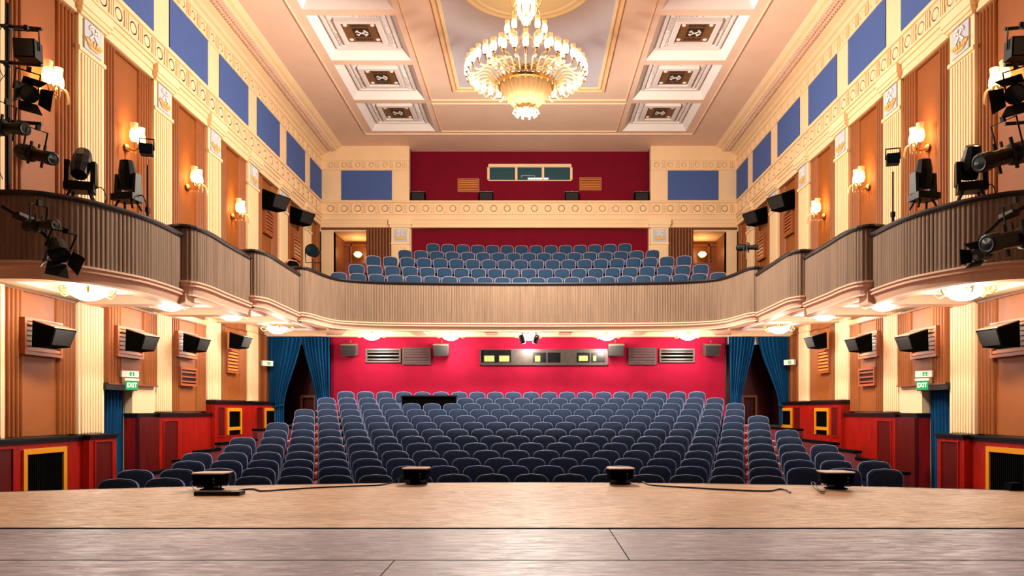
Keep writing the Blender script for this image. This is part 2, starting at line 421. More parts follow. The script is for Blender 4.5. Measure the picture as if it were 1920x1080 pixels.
    # louvres in the padded panels of the back bays
    def louvre(yc, zc, w, h, n, u, mt, ft, dark=True):
        m = MB(); t = .05
        for a in ((yc-w/2, yc+w/2, zc-h/2, zc-h/2+t), (yc-w/2, yc+w/2, zc+h/2-t, zc+h/2), (yc-w/2, yc-w/2+t, zc-h/2+t, zc+h/2-t), (yc+w/2-t, yc+w/2, zc-h/2+t, zc+h/2-t)):
            m.box(X(u-.04), X(u+.10), *a)
        o = m.build('louvre_frame', ft, wl)
        MB().box(X(u-.005), X(u+.09), yc-w/2+t, yc+w/2-t, zc-h/2+t, zc+h/2-t).build('louvre_back', M['black'] if dark else M['mahod'], o)
        for k in range(n):
            z = zc-h/2+t+(h-2*t)*(k+.5)/n; hh = (h-2*t)/n*(.30 if n > 4 else .17)
            MB().box(X(u-.03), X(u+.01), yc-w/2+t, yc+w/2-t, z-hh, z+hh).build('slat', mt, o)
    louvre(16.72, 1.50, .80, .42, 3, 7.82, M['wood'], M['wood'])
    louvre(19.20, 2.02, .74, .62, 6, 7.82, M['amber'], M['wood'], False)
    for yc, zc in ((11.72, 1.90), (14.08, 2.04), (16.62, 2.22)):
        louvre(yc, zc, .92, .58, 6, 7.80 if yc != 14.08 else 7.70, M['amber'], M['wood'], False)
    louvre(21.9, 6.35, .7, .7, 6, 7.83, M['wood'], M['wood'], False); louvre(24.5, 6.2, .7, .8, 6, 7.83, M['wood'], M['wood'], False)
    return wl
# emblem: pale blue plaque, crossed hammers, golden leaves
def hammers(m, cx, cz, r, P):
    for q in (-1, 1):
        a = Vector((cx-q*r*.75, cz-r*.6)); b = Vector((cx+q*r*.55, cz+r*.65)); d = (b-a).normalized(); n = Vector((-d.y, d.x))
        t = r*.09
        pts = [a-n*t, b-n*t, b+n*t, a+n*t]; m.prism([P(p) for p in pts], *P.ext)
        h = b; t2 = r*.34
        pts = [h-n*t2-d*t*1.6, h+n*t2-d*t*1.6, h+n*t2*.7+d*t*1.6, h-n*t2+d*t*1.6]; m.prism([P(p) for p in pts], *P.ext)
def emblem(par, X, yc, zc, sd):
    MB().box(X(7.77), X(7.81), yc-.25, yc+.25, zc-.26, zc+.26).build('emblem_plaque', M['plaq'], par)
    class PP:
        def __call__(s, p): return (p[0], p[1])
    P = PP(); P.ext = ('x', X(7.745), X(7.77))
    m = MB(); hammers(m, yc, zc+.06, .17, P); m.build('crossed_hammers', M['hamm'], par)
    m = MB()
    for k in range(7):
        a = (-1+k/3)*1.0; L = .16
        d = Vector((math.sin(a), .55*math.cos(a)+.25)); d.normalize(); n = Vector((-d.y, d.x))
        o = Vector((yc+.17*math.sin(a)*.9, zc-.19+.05*abs(math.sin(a))))
        pts = [o, o+d*L*.5+n*.028, o+d*L, o+d*L*.5-n*.028]; m.prism([tuple(p) for p in pts], *P.ext)
    m.prism([(yc-.2, zc-.15), (yc-.1, zc-.21), (yc+.1, zc-.21), (yc+.2, zc-.15), (yc+.1, zc-.16), (yc-.1, zc-.16)], *P.ext)
    m.build('leaf_spray', M['leaf'], par)
roundel_mesh = MB().lathe([(.0, .012), (.075, .012), (.085, .0), (.105, .0), (.115, .024), (.14, .024), (.15, 0)], 20).mesh('roundel', M['cream'], True)
wall_left = side_wall(-1); wall_right = side_wall(1)

# ---- lower back wall (crimson) with openings at both ends
YB = 22.0
X0, X1 = -6.06, 5.87
bw = tag(MB().box(X0, X1, YB, YB+.2, -1.1, 3.2).build('wall_back', M['red']), 'crimson rear wall under the balcony behind the last row', 'wall', kind='structure')
for sd in (-1, 1):
    X = lambda u: R(sd, u)
    ox = X0 if sd < 0 else X1
    MB().box(ox, ox+sd*.03, YB-.03, YB+.2, -1, 2.95).build('wall_edge', M['black'], bw)
    m = MB(); m.box(ox, X(8.0), YB+1.9, YB+2.0, -1, 3.1)
    for q in range(6): xx = ox+(X(8)-ox)*q/6; m.box(xx-.03, xx+.03, YB+1.86, YB+1.9, -1, 3.0)
    m.box(ox, ox-sd*.1, YB+.2, YB+1.9, -1, 3.1); m.box(X(7.9), X(8.0), YB, YB+1.9, -1, 3.1)
    m.build('vestibule_wall', M['mahod'], bw)
    MB().box(ox, X(8.1), YB-.02, YB+2.2, -.2, .28).build('vestibule_floor', M['floor'], bw)
    MB().box(ox, X(8.1), YB, YB+.08, 2.72, 3.1).build('vestibule_lintel', M['white'], bw)
    # orange timber frame seen in the gap
    def xw(px, y): return (px-996)/1363*y
    a, b_ = (563, 592) if sd < 0 else (1391, 1420)
    m = MB(); y = YB+1.7
    xa, xb = xw(a, y), xw(b_, y)
    m.box(xa, xb, y, y+.08, 1.14, 1.22); m.box(xa, xa+.07, y, y+.08, .28, 1.14); m.box(xb-.07, xb, y, y+.08, .28, 1.14)
    m.build('timber_frame', M['wood'], bw)
def wall_box(m, px0, px1, py0, py1, d, y0, y1):
    m.box((px0-996)/1363*d, (px1-996)/1363*d, y0, y1, .75+(768-py1)*d/1363, .75+(768-py0)*d/1363); return m
def grille(px0, px1, py0, py1, n, name, label, frame, slat, d, y, back, group, gap=.17, t=3.2):
    xa, xb = (px0-996)/1363*d, (px1-996)/1363*d; za, zb = .75+(768-py1)*d/1363, .75+(768-py0)*d/1363
    o = thing(name, label, 'vent', ((xa+xb)/2, y, za), group=group); w2 = (xb-xa)/2; h = zb-za; q = t/1363*d
    m = MB(); m.box(-w2, w2, -.05, 0, 0, q); m.box(-w2, w2, -.05, 0, h-q, h); m.box(-w2, -w2+q, -.05, 0, q, h-q); m.box(w2-q, w2, -.05, 0, q, h-q)
    m.build('vent_frame', frame, o)
    MB().box(-w2+q, w2-q, -.012, -.002, q, h-q).build('vent_back', back, o)
    sm = MB(); hh = (h-2*q)/n*gap; sm.add([(-w2+q, -.045, -hh), (w2-q, -.045, -hh), (w2-q, -.012, hh*.2), (-w2+q, -.012, hh*.2), (-w2+q, -.04, hh), (w2-q, -.04, hh)],
        [(0,1,2,3),(3,2,5,4),(4,5,1,0),(0,3,4),(1,5,2)])
    me = sm.mesh('slat', slat)
    for k in range(n): inst(me, 'slat', o, (0, 0, q+(h-2*q)*(k+.5)/n))
    return o
VG = 'vents in the crimson rear wall'
grille(686, 752, 654, 680, 3, 'wall_vent', 'open-slatted dark vent in the crimson wall beside the left curtain', M['dmet'], M['dmet'], 22, YB, M['mblack'], VG)
grille(755, 808, 652, 684, 5, 'wall_vent', 'closely slatted dark vent in the crimson wall, left half', M['dmet'], M['louv'], 22, YB, M['louv'], VG, .40)
grille(1178, 1230, 652, 684, 5, 'wall_vent', 'closely slatted dark vent in the crimson wall, right half', M['dmet'], M['louv'], 22, YB, M['louv'], VG, .40)
grille(1236, 1302, 654, 680, 3, 'wall_vent', 'open-slatted dark vent in the crimson wall beside the right curtain', M['dmet'], M['dmet'], 22, YB, M['mblack'], VG)
# projection window strip
pw = thing('projection_window', 'long dark bronze projection window with green-lit openings in crimson wall', 'window', (0, 0, 0))
d = 22.0
def zz(py): return .75+(768-py)*d/1363
def xx(px): return (px-996)/1363*d
m = MB(); F = ('y', YB-.05, YB-.002)
m.box(xx(900), xx(1140), YB-.06, YB-.002, zz(656.5), zz(654.5)); m.box(xx(900), xx(1140), YB-.06, YB-.002, zz(685), zz(683))
m.box(xx(900), xx(902), YB-.06, YB-.002, zz(685), zz(655)); m.box(xx(1138), xx(1140), YB-.06, YB-.002, zz(685), zz(655))
m.build('frame', M['dmet'], pw)
for a, b_ in ((958, 999), (1051, 1081)):
    MB().box(xx(a), xx(b_), YB-.04, YB-.002, zz(683), zz(656.5)).build('blank_panel', M['dmet'], pw)
for a, b_, t in ((902, 958, 657), (999, 1025, 661.5), (1026, 1051, 661.5), (1081, 1106, 661.5), (1107, 1134, 661.5)):
    MB().box(xx(a), xx(b_), YB-.012, YB-.002, zz(680), zz(t)).build('opening', M['black'], pw)
m = MB()
for a, b_ in ((902, 1138),): m.box(xx(a), xx(b_), YB-.045, YB-.002, zz(683), zz(680))
for a in (1025.5, 1106.5, 1136): m.box(xx(a)-.02, xx(a)+.02, YB-.045, YB-.002, zz(680), zz(661.5))
m.box(xx(999), xx(1051), YB-.045, YB-.002, zz(661.5), zz(656.5)); m.box(xx(1081), xx(1138), YB-.045, YB-.002, zz(661.5), zz(656.5))
m.build('sill', M['dmet'], pw)
for a, b_, t, bt in ((908, 927, 667, 678), (936, 955, 667, 678), (1003, 1013, 667, 678), (1085, 1102, 667, 677), (1112, 1118, 667, 677)):
    MB().box(xx(a), xx(b_), YB-.018, YB-.012, zz(bt), zz(t)).build('lit_interior', M['gint'], pw)

# ---- upper back wall, red gallery recess, side vestibules
YU = 27.3
k_ = YU/1363
def ux(px): return (px-996)*k_
def uz(py): return .75+(768-py)*k_
b = MB()
b.box(R(-1,8.0), ux(767), YU, YU+.3, 7.6, 10.9); b.box(ux(1220), R(1,8.0), YU, YU+.3, 7.6, 10.9)
b.box(ux(767), ux(1220), YU, YU+.9, 7.6, 8.58)
b.box(R(-1,7.8), ux(625.5), YU, YU+.3, 2.9, 7.44); b.box(ux(1362), R(1,7.8), YU, YU+.3, 2.9, 7.44)
b.box(ux(687), ux(770), YU+.02, YU+.3, 2.9, 7.6); b.box(ux(1217), ux(1300), YU+.02, YU+.3, 2.9, 7.6)
b.box(R(-1,8.0), ux(687), YU, YU+.3, 7.44, 7.6); b.box(ux(1300), R(1,8.0), YU, YU+.3, 7.44, 7.6)
ub = tag(b.build('wall_balcony_back', M['cream']), 'cream upper rear wall with frieze behind the balcony seats', 'wall', kind='structure')
pr = [(0.1,7.585),(-.012,7.585),(-.012,7.74),(-.03,7.74),(-.03,7.86),(-.06,7.86),(-.06,8.05),(-.09,8.05),(-.09,8.09),(-.03,8.10),(-.03,8.49),(-.09,8.50),(-.09,8.54),(-.05,8.55),(-.02,8.60),(.1,8.60)]
MB().prism([(YU+a, z) for a, z in pr], 'x', R(-1,7.85), R(1,7.85)).build('entablature', M['cream'], ub)
for a, b_ in ((R(-1,7.85), ux(767)), (ux(1220), R(1,7.85))):
    MB().prism([(YU+.05,9.72),(YU-.03,9.74),(YU-.03,9.78),(YU-.01,9.79),(YU-.01,10.08),(YU-.04,10.09),(YU-.04,10.12),(YU+.05,10.14)], 'x', a, b_).build('upper_moulding', M['cream'], ub)
bars = MB(); x = R(-1, 7.45)
while x < R(1, 7.5):
    inst(roundel_mesh, 'roundel', ub, (x, YU-.03, 8.295), (PI/2, 0, 0), (1.18, 1.18, .36))
    zs = [(8.295, 1, .062)]
    if x < ux(760) or x > ux(1228):
        inst(roundel_mesh, 'roundel', ub, (x, YU-.01, 9.935), (PI/2, 0, 0), (.9, .9, .36)); zs.append((9.935, .74, .04))
    for zc, s, o_ in zs:
        for q in (-1, 0, 1): bars.box(x+.255+q*.065-.02, x+.255+q*.065+.02, YU-o_, YU, zc-.16*s, zc+.16*s)
    x += .51
tag(bars.build('frieze_bars', M['cream'], ub), kind='stuff')
for a, b_ in ((640, 735), (1252, 1347)): MB().box(ux(a), ux(b_), YU-.015, YU+.01, 8.62, 9.72).build('blue_panel', M['blue'], ub)
for sd, a, b_ in ((-1, 733, 770), (1, 1218, 1254)):
    m = MB(); m.box(ux(a)+.03, ux(b_)-.03, YU-.06, YU+.02, 2.9, 7.3)
    n = 8; w_ = (ux(b_)-ux(a)-.14)/n
    for k in range(n): m.box(ux(a)+.07+w_*(k+.2), ux(a)+.07+w_*(k+.8), YU-.085, YU-.05, 2.9, 6.86)
    m.box(ux(a)+.01, ux(b_)-.01, YU-.09, YU, 6.93, 7.0); m.box(ux(a)+.03, ux(b_)-.03, YU-.075, YU, 7.0, 7.6)
    m.box(ux(a)-.03, ux(b_)+.03, YU-.12, YU, 7.56, 7.66); m.box(ux(a)-.07, ux(b_)+.07, YU-.15, YU, 7.66, 7.86)
    o = m.build('pilaster', M['creamp'], ub)
    cx = (ux(a)+ux(b_))/2
    MB().box(cx-.25, cx+.25, YU-.09, YU-.07, 7.05, 7.5).build('emblem_plaque', M['plaq'], o)
    class PP2:
        def __call__(s, p): return (p[0], p[1])
    P = PP2(); P.ext = ('y', YU-.115, YU-.09)
    m = MB(); hammers(m, cx, 7.33, .16, P); m.build('crossed_hammers', M['hamm'], o)
    m = MB(); m.prism([(cx-.2, 7.2), (cx-.12, 7.11), (cx+.12, 7.11), (cx+.2, 7.2), (cx+.14, 7.28), (cx+.08, 7.2), (cx, 7.26), (cx-.08, 7.2), (cx-.14, 7.28)], *P.ext); m.build('leaf_spray', M['leaf'], o)
    # brown pleated panel beside it
    pa, pb = (687, 733) if sd < 0 else (1254, 1300)
    xa, xb = ux(pa), ux(pb); pts = []
    for k in range(8):
        for j in range(6): pts.append((xa+(xb-xa)*(k+j/6)/8, YU-.06*abs(math.sin(PI*j/6))**.8))
    pts += [(xb, YU), (xb, YU+.05), (xa, YU+.05)]
    MB().prism(pts, 'z', 2.9, 7.58).build('pleated_panel', M['brownd'], ub, smooth=True)
    # vestibule behind
    X_w = R(sd, 7.78)
    u0, u1 = (ux(687), ux(625.5)) if sd < 0 else (ux(1300), ux(1362))
    m = MB(); m.box(u0, u1, YU+.3, YU+1.6, 7.44, 7.5); m.box(u0, u0-sd*.06, YU+.3, YU+1.6, 2.9, 7.44)
    m.build('vestibule_ceiling', M['cream'], ub)
    m = MB(); m.box(u0-sd*.1, u1+sd*.1, YU+1.6, YU+1.7, 2.9, 7.5); m.box(u1, u1+sd*.06, YU+.02, YU+1.6, 2.9, 7.5)
    m.box(u1-sd*.32, u1-sd*.25, YU+1.5, YU+1.6, 2.9, 7.3); m.box(u0, u1, YU+1.5, YU+1.6, 7.22, 7.3)
    m.build('vestibule_panelling', M['brownd'], ub)
    MB().box(u0-sd*.02, X_w, YU-.05, YU+.02, 7.50, 7.58).build('vestibule_lintel', M['brownd'], ub)
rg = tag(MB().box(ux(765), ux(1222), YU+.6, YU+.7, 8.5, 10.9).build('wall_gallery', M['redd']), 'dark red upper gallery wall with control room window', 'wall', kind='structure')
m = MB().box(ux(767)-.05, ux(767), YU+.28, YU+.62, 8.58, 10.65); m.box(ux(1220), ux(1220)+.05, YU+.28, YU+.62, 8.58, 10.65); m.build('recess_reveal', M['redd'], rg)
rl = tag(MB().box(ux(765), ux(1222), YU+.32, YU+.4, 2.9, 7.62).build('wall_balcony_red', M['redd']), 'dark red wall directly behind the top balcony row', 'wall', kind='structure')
# control-room window
YG = YU+.6; d = YG
cw = thing('control_window', 'three-pane control room window with cream frame in upper red wall', 'window', (0, 0, 0))
m = MB(); z0, z1 = zz(338), zz(309); xs = [xx(916), xx(968), xx(1018), xx(1071)]
m.box(xs[0], xs[3], YG-.1, YG, zz(315), z1); m.box(xs[0], xs[3], YG-.03, YG, z0-.03, z0)
for i, x in enumerate(xs): m.box(x-.045, x+.045, YG-.08, YG, z0, zz(315))
m.build('window_frame', M['cream'], cw)
for i in range(3):
    MB().box(xs[i]+.045, xs[i+1]-.045, YG-.02, YG-.005, z0, zz(315)).build('pane', M['wglass'], cw)
MB().box(xx(990), xx(1028), YG-.035, YG-.022, zz(336.5), zz(334)).build('tube_light', M['tubel'], cw)
m = MB(); a0, a1, c0, c1 = xx(977), xx(1003), zz(334), zz(329)
m.box(a0, a1, YG-.028, YG-.02, c1-.02, c1); m.box(a0, a0+.02, YG-.028, YG-.02, c0, c1); m.box(a1-.02, a1, YG-.028, YG-.02, c0, c1); m.build('monitor_outline', M['metal'], cw)
grille(858, 899, 335, 361, 6, 'gallery_vent', 'amber wooden louvre left of the control room window', M['wood'], M['amber'], YG, YG, M['mahod'], 'gallery louvres', .3)
grille(1086, 1128, 333, 358, 6, 'gallery_vent', 'amber wooden louvre right of the control room window', M['wood'], M['amber'], YG, YG, M['mahod'], 'gallery louvres', .3)
names = ('far left end', 'beside the left louvre', 'beside the right louvre', 'far right end')
for px, nm in zip((785, 912, 1072, 1202), names):
    dd = YU+.2
    o = thing('ledge_speaker', 'black box speaker on the gallery ledge, '+nm, 'speaker', ((px-996)/1363*dd, dd, 8.58), group='speakers on the gallery ledge')
    m = MB(); m.prism([(-.26, 0), (.26, 0), (.26, .36), (-.26, .36)], 'y', -.16, .14); m.build('cabinet', M['mblack'], o)
    MB().box(-.23, .23, -.175, -.16, .04, .33).build('grille', M['grille'], o)
    MB().box(-.26, .26, -.16, .1, .361, .37).build('top_plate', M['metal'], o)
    MB().tube([(0, -.02, .37), (0, -.02, .43)], .02).build('bracket', M['metal'], o)
    MB().box(-.26, .26, -.168, -.15, -.0, .03).build('plinth', M['metal'], o)

# ---- ceiling
ZC = 10.65
COF = [(23.5-2.62*i, 25.85-2.62*i) for i in range(4)]
b = MB()
b.box(R(-1,7.9), R(1,7.9), 4.6, COF[3][0], ZC, ZC+.12); b.box(R(-1,7.9), R(1,7.9), COF[0][1], 28, ZC, ZC+.12)
b.box(R(-1,7.9), R(-1,5.58), COF[3][0], COF[0][1], ZC, ZC+.12); b.box(R(1,5.58), R(1,7.9), COF[3][0], COF[0][1], ZC, ZC+.12)
b.box(R(-1,3.32), R(1,3.32), COF[3][0], COF[0][1], ZC, ZC+.12)
for i in range(3):
    for sd in (-1, 1): b.box(R(sd,3.32), R(sd,5.58), COF[i+1][1], COF[i][0], ZC, ZC+.12)
b.box(R(-1,8.3), R(1,8.3), 4.6, 28.2, ZC+.5, ZC+.55)
ce = tag(b.build('ceiling', M['ceil']), 'peach plaster ceiling with coffers and lilac centre panel', 'ceiling', kind='structure')
def frame(par, name, m_, x0, x1, y0, y1, w, z0, z1):
    b = MB(); b.box(x0, x1, y0, y0+w, z0, z1); b.box(x0, x1, y1-w, y1, z0, z1); b.box(x0, x0+w, y0+w, y1-w, z0, z1); b.box(x1-w, x1, y0+w, y1-w, z0, z1)
    return b.build(name, m_, par)
fc = XC
frame(ce, 'ceiling_moulding', M['ceil'], fc-5.88, fc+5.88, 6, 26.1, .03, ZC-.035, ZC+.01)
frame(ce, 'gilt_line', M['gilt'], fc-5.90, fc+5.90, 5.9, 26.13, .012, ZC-.02, ZC+.01)
frame(ce, 'ceiling_moulding', M['cream'], fc-3.13, fc+3.13, 6, 23.25, .03, ZC-.035, ZC+.01)
frame(ce, 'ceiling_moulding', M['cream'], fc-3.13, fc+3.13, 23.5, 25.85, .03, ZC-.03, ZC+.01)
frame(ce, 'centre_frame', M['cream'], fc-2.34, fc+2.34, 6.5, 22.56, .09, ZC-.07, ZC+.01)
frame(ce, 'gilt_line', M['gilt'], fc-2.37, fc+2.37, 6.45, 22.60, .04, ZC-.03, ZC+.01)
frame(ce, 'gilt_line', M['gilt'], fc-2.25, fc+2.25, 6.6, 22.47, .02, ZC-.04, ZC+.01)
frame(ce, 'centre_frame', M['rose'], fc-2.21, fc+2.21, 6.65, 22.42, .09, ZC-.025, ZC+.01)
MB().box(fc-2.12, fc+2.12, 6.7, 22.33, ZC-.012, ZC+.01).build('centre_panel', M['lilac'], ce)
T = Matrix.Translation((-.12, 16.8, ZC-.012))
MB().lathe([(.01, -.02), (1.35, -.02), (1.36, -.03), (1.40, -.05), (1.46, -.03), (1.52, -.03), (1.56, -.06), (1.62, -.04), (1.64, 0), (1.64, .01)], 72, T).build('rosette', M['rose'], ce, smooth=True)
# coffers
CW, CL = 2.26, 2.35
proto = None
m = MB()
def ring(z0, i0, z1, i1, hx=CW/2, hy=CL/2):
    a = [(-hx+i0, -hy+i0, z0), (hx-i0, -hy+i0, z0), (hx-i0, hy-i0, z0), (-hx+i0, hy-i0, z0)]
    c = [(-hx+i1, -hy+i1, z1), (hx-i1, -hy+i1, z1), (hx-i1, hy-i1, z1), (-hx+i1, hy-i1, z1)]
    return a+c, [(0, 1, 5, 4), (1, 2, 6, 5), (2, 3, 7, 6), (3, 0, 4, 7)]
slope = MB(); slope.add(*ring(0, 0, .26, .2)); slope.add([(-.95, -1, .27), (.95, -1, .27), (.95, 1, .27), (-.95, 1, .27)], [(0, 1, 2, 3)])
slope_me = slope.mesh('coffer_slope', M['white'], recalc=False)
def steps(i0, i1, zt, zb):
    b = MB(); hx, hy = CW/2, CL/2
    for (x0, x1, y0, y1) in ((-hx+i0, hx-i0, -hy+i0, -hy+i1), (-hx+i0, hx-i0, hy-i1, hy-i0), (-hx+i0, -hx+i1, -hy+i1, hy-i1), (hx-i1, hx-i0, -hy+i1, hy-i1)):
        b.box(x0, x1, y0, y1, zb, zt)
    return b
fr1 = steps(.24, .31, .27, .17).mesh('outer_frame', M['white']); fr2 = steps(.54, .66, .27, .13).mesh('inner_frame', M['white'])
fr3 = steps(.33, .52, .27, .23).mesh('garland_bed', M['white'])
gl = MB(); hx, hy = CW/2-.425, CL/2-.425
for sx in range(-9, 10):
    for q in (-1, 1):
        for (cx, cy, rz) in ((sx*hx/9.5, q*hy, .6), (q*hx, sx*hy/9.5, 1.0)):
            Tm = Matrix.Translation((cx, cy, .215)) @ Matrix.Rotation(rz*(1 if sx > 0 else -1), 4, 'Z'); gl.box(-.02, .02, -.06, .06, -.02, .02, Tm)
for q in (-1, 1):
    for (cx, cy) in ((0, q*hy), (q*hx, 0), (q*hx, hy), (q*hx, -hy)):
        gl.lathe([(.0, -.035), (.05, -.03), (.075, 0), (.0, .02)], 10, Matrix.Translation((cx, cy, .215)))
gl_me = gl.mesh('leaf_garland', M['white'])
ep = MB().box(-.465, .465, -.49, .49, .18, .27).mesh('coffer_panel', M['coffw'])
cb = MB()
cb.box(-.21, .21, -.21, .21, .165, .18)
for k in range(9):
    for q in (-1, 1): cb.box(-.21+.0525*k-.01, -.21+.0525*k+.01, q*.29, q*.41, .168, .18)
cb_me = cb.mesh('dark_square', M['coffd'])
hm = MB()
for q in (-1, 1):
    Tm = Matrix.Translation((0, 0, .155)) @ Matrix.Rotation(q*.62, 4, 'Z'); hm.box(-.17, .17, -.016, .016, 0, .012, Tm); hm.box(.12, .165, -.075, .075, 0, .012, Tm); hm.box(-.17, -.13, -.05, .05, 0, .012, Tm)
hm_me = hm.mesh('crossed_hammers', M['hamm'])
cr = MB()
for q in (-1, 1):
    for p in (-1, 1): cr.lathe([(.0, .16), (.05, .163), (.06, .18)], 12, Matrix.Translation((q*.36, p*.37, 0)))
cr_me = cr.mesh('corner_roundels', M['hamm'])
for (y0, y1) in COF:
    for sd in (-1, 1):
        c = inst(slope_me, 'coffer', ce, (R(sd, 4.45), (y0+y1)/2, ZC))
        for me, nm in ((fr1, 'outer_frame'), (fr2, 'inner_frame'), (fr3, 'garland_bed'), (gl_me, 'leaf_garland'), (ep, 'coffer_panel'), (cb_me, 'dark_square'), (hm_me, 'crossed_hammers'), (cr_me, 'corner_roundels')):
            inst(me, nm, c)

# ================================================================== BALCONY
SEC = {
 'A': ([(7.85,10.3),(7.4,10.28),(7.0,10.3),(6.79,10.41),(6.52,10.67),(6.31,11.06),(6.13,11.56),(6.08,12.16),(6.09,12.83)], 3.85, 2.86, 2.61, 2.80),
 'B': ([(6.37,12.88),(6.18,12.80),(6.02,12.80),(5.90,12.92),(5.85,13.2),(5.85,13.6),(5.88,14.1),(5.91,15.5)], 4.01, 3.02, 2.77, 2.95),
 'C': ([(6.12,15.53),(5.96,15.46),(5.82,15.48),(5.71,15.66),(5.67,16.0),(5.70,16.9),(5.74,18.22)], 4.16, 3.17, 2.95, 3.12)}
Dl = [(5.94,18.28),(5.76,18.20),(5.62,18.30),(5.53,18.6),(5.46,19.1),(5.32,19.65),(5.08,20.0),(4.35,20.32),(3.0,20.5),(1.5,20.58)]
bal = thing('balcony', 'curving balcony with grey-brown pleated front, black rail and peach fascia', 'balcony', (0, 0, 0), kind='structure')
def offsets(P, sgn):
    N = []
    for i in range(len(P)):
        t = P[min(i+1, len(P)-1)]-P[max(i-1, 0)]; t.normalize(); N.append(Vector((-t.y, t.x))*sgn)
    return N
def sweep(P, N, prof, closed=True):
    n = len(prof); vs = []; fs = []
    for p, q in zip(P, N):
        for (o_, z) in prof: vs.append((p.x+q.x*o_, p.y+q.y*o_, z))
    for i in range(len(P)-1):
        for k in range(n if closed else n-1):
            fs.append((i*n+k, i*n+(k+1) % n, (i+1)*n+(k+1) % n, (i+1)*n+k))
    if closed: fs += [tuple(range(n)), tuple(range((len(P)-1)*n, len(P)*n))[::-1]]
    return MB().add(vs, fs)
def parapet(P, sgn, zt, zb, zs):
    """P: world plan points; normal*sgn points to the hall"""
    Pf = catmull(P, .014); N = offsets(Pf, sgn)
    L = 0; pts = []
    for i, (p, q) in enumerate(zip(Pf, N)):
        if i: L += (p-Pf[i-1]).length
        pts.append(p+q*(.018*abs(math.sin(PI*L/.072))**.7))
    n = len(pts); m = MB(); vs = []
    for p in pts: vs += [(p.x, p.y, zb), (p.x, p.y, zt-.03)]
    m.add(vs, [(2*i, 2*i+2, 2*i+3, 2*i+1) for i in range(n-1)])
    m.build('pleated_front', M['drape'], bal, smooth=True, recalc=False)
    Pc = catmull(P, .08); Nc = offsets(Pc, sgn)
    sweep(Pc, Nc, [(-.03, zb), (-.03, zt-.03), (-.06, zt-.03), (-.06, zb)]).build('parapet_back', M['brownd'], bal)
    sweep(Pc, Nc, [(.045, zt-.07), (.06, zt-.035), (.045, zt), (-.14, zt), (-.14, zt-.07)]).build('handrail', M['rail'], bal)
    sweep(Pc, Nc, [(.0, zb+.01), (.05, zb), (.055, zb-.03), (.02, zb-.05), (.03, zb-.07), (.03, zb-.09), (-.02, zb-.12), (-.05, zs+.03), (-.04, zs), (-.30, zs), (-.30, zb)]).build('fascia', M['fascia'], bal)
for sd in (-1, 1):
    for key, (P, zt, zb, zs, zc) in SEC.items():
        parapet([(R(sd, u), y) for u, y in P], -sd if False else (1 if sd > 0 else -1), zt, zb, zs)
        # slab / soffit ceiling
        ys = P[0][1]; ye = {'A': 13.0, 'B': 15.65, 'C': 18.4}[key]; y0 = {'A': 10.35, 'B': 13.0, 'C': 15.65}[key]
        inner = [(R(sd, u+.2), y) for u, y in P if y0+.05 < y < ye]
        poly = [(R(sd, 7.95), y0)]+[(R(sd, min(7.9, P[0][0]+.2 if key == 'A' else 6.05)), y0)]+inner+[(R(sd, 6.0), ye), (R(sd, 7.95), ye)]
        MB().prism(poly, 'z', zc, zc+.12).build('soffit', M['cream'], bal)
        MB().box(R(sd, 6.02), R(sd, 7.9), ye-.17, ye+.17, zs, zc+.02).build('soffit_beam', M['fascia'], bal)
        # raised frame on the soffit
        frame(bal, 'soffit_moulding', M['white'], min(R(sd, 6.5), R(sd, 7.45)), max(R(sd, 6.5), R(sd, 7.45)), y0+(.75 if key == 'A' else .35), ye-.35, .07, zc-.06, zc+.01)
        MB().box(R(sd, 7.62), R(sd, 7.95), y0, ye, zs+.05, zc).build('soffit_cove', M['cream'], bal)
Dp = [(R(-1, u), y) for u, y in Dl]+[(XC, 20.6)]+[(R(1, u), y) for u, y in Dl[::-1]]
parapet(Dp, -1, 4.34, 3.19, 2.97)
poly = [(R(-1, 7.95), 18.4), (R(-1, 5.9), 18.4)]+[(R(-1, u+.15), y+.1) for u, y in Dl[4:]]+[(R(1, u+.15), y+.1) for u, y in Dl[4:][::-1]]+[(R(1, 5.9), 18.4), (R(1, 7.95), 18.4), (R(1, 7.95), 22.1), (R(-1, 7.95), 22.1)]
MB().prism(poly, 'z', 3.12, 3.25).build('soffit', M['cream'], bal)
for u in (1.07, 3.2):
    for sd in (-1, 1): MB().box(R(sd, u-.19), R(sd, u+.19), 20.72, 21.95, 2.97, 3.14).build('soffit_beam', M['fascia'], bal)
for sd in (-1, 1): MB().prism([(R(sd, 5.05), 20.3), (R(sd, 5.45), 19.85), (R(sd, 6.1), 21.9), (R(sd, 5.65), 21.9)], 'z', 2.97, 3.14).build('soffit_beam', M['fascia'], bal)
MB().box(R(-1, 7.9), R(1, 7.9), 21.75, 22.0, 2.94, 3.14).build('soffit_cornice', M['cream'], bal)
for k in range(-2, 3): frame(bal, 'soffit_moulding', M['white'], XC+2.135*k-.62, XC+2.135*k+.62, 20.85, 21.55, .06, 3.06, 3.13)
for sd in (-1, 1): frame(bal, 'soffit_moulding', M['white'], min(R(sd, 6.2), R(sd, 7.3)), max(R(sd, 6.2), R(sd, 7.3)), 18.9, 21.3, .07, 3.06, 3.13)
# balcony tiers
brow_y = [21.9, 22.9, 24.0, 25.15, 26.2]; brow_t = [4.76, 5.21, 5.72, 6.20, 6.69]
brow_n = [22, 21, 20, 17, 14]
for j in range(5):
    far, near = arc_tier(brow_y[j]-.5, brow_y[j]+.7, 0, 0, 6.2, 19.5, ymax=27.2)
    MB().prism([(x+XC, y) for x, y in near+far[::-1]], 'z', 3.3, brow_t[j]-SEATH).build('balcony_tier', M['riser'], bal)
MB().box(R(-1, 7.95), R(1, 7.95), 22.0, 27.9, 3.05, 3.3).build('balcony_floor', M['floor'], bal)

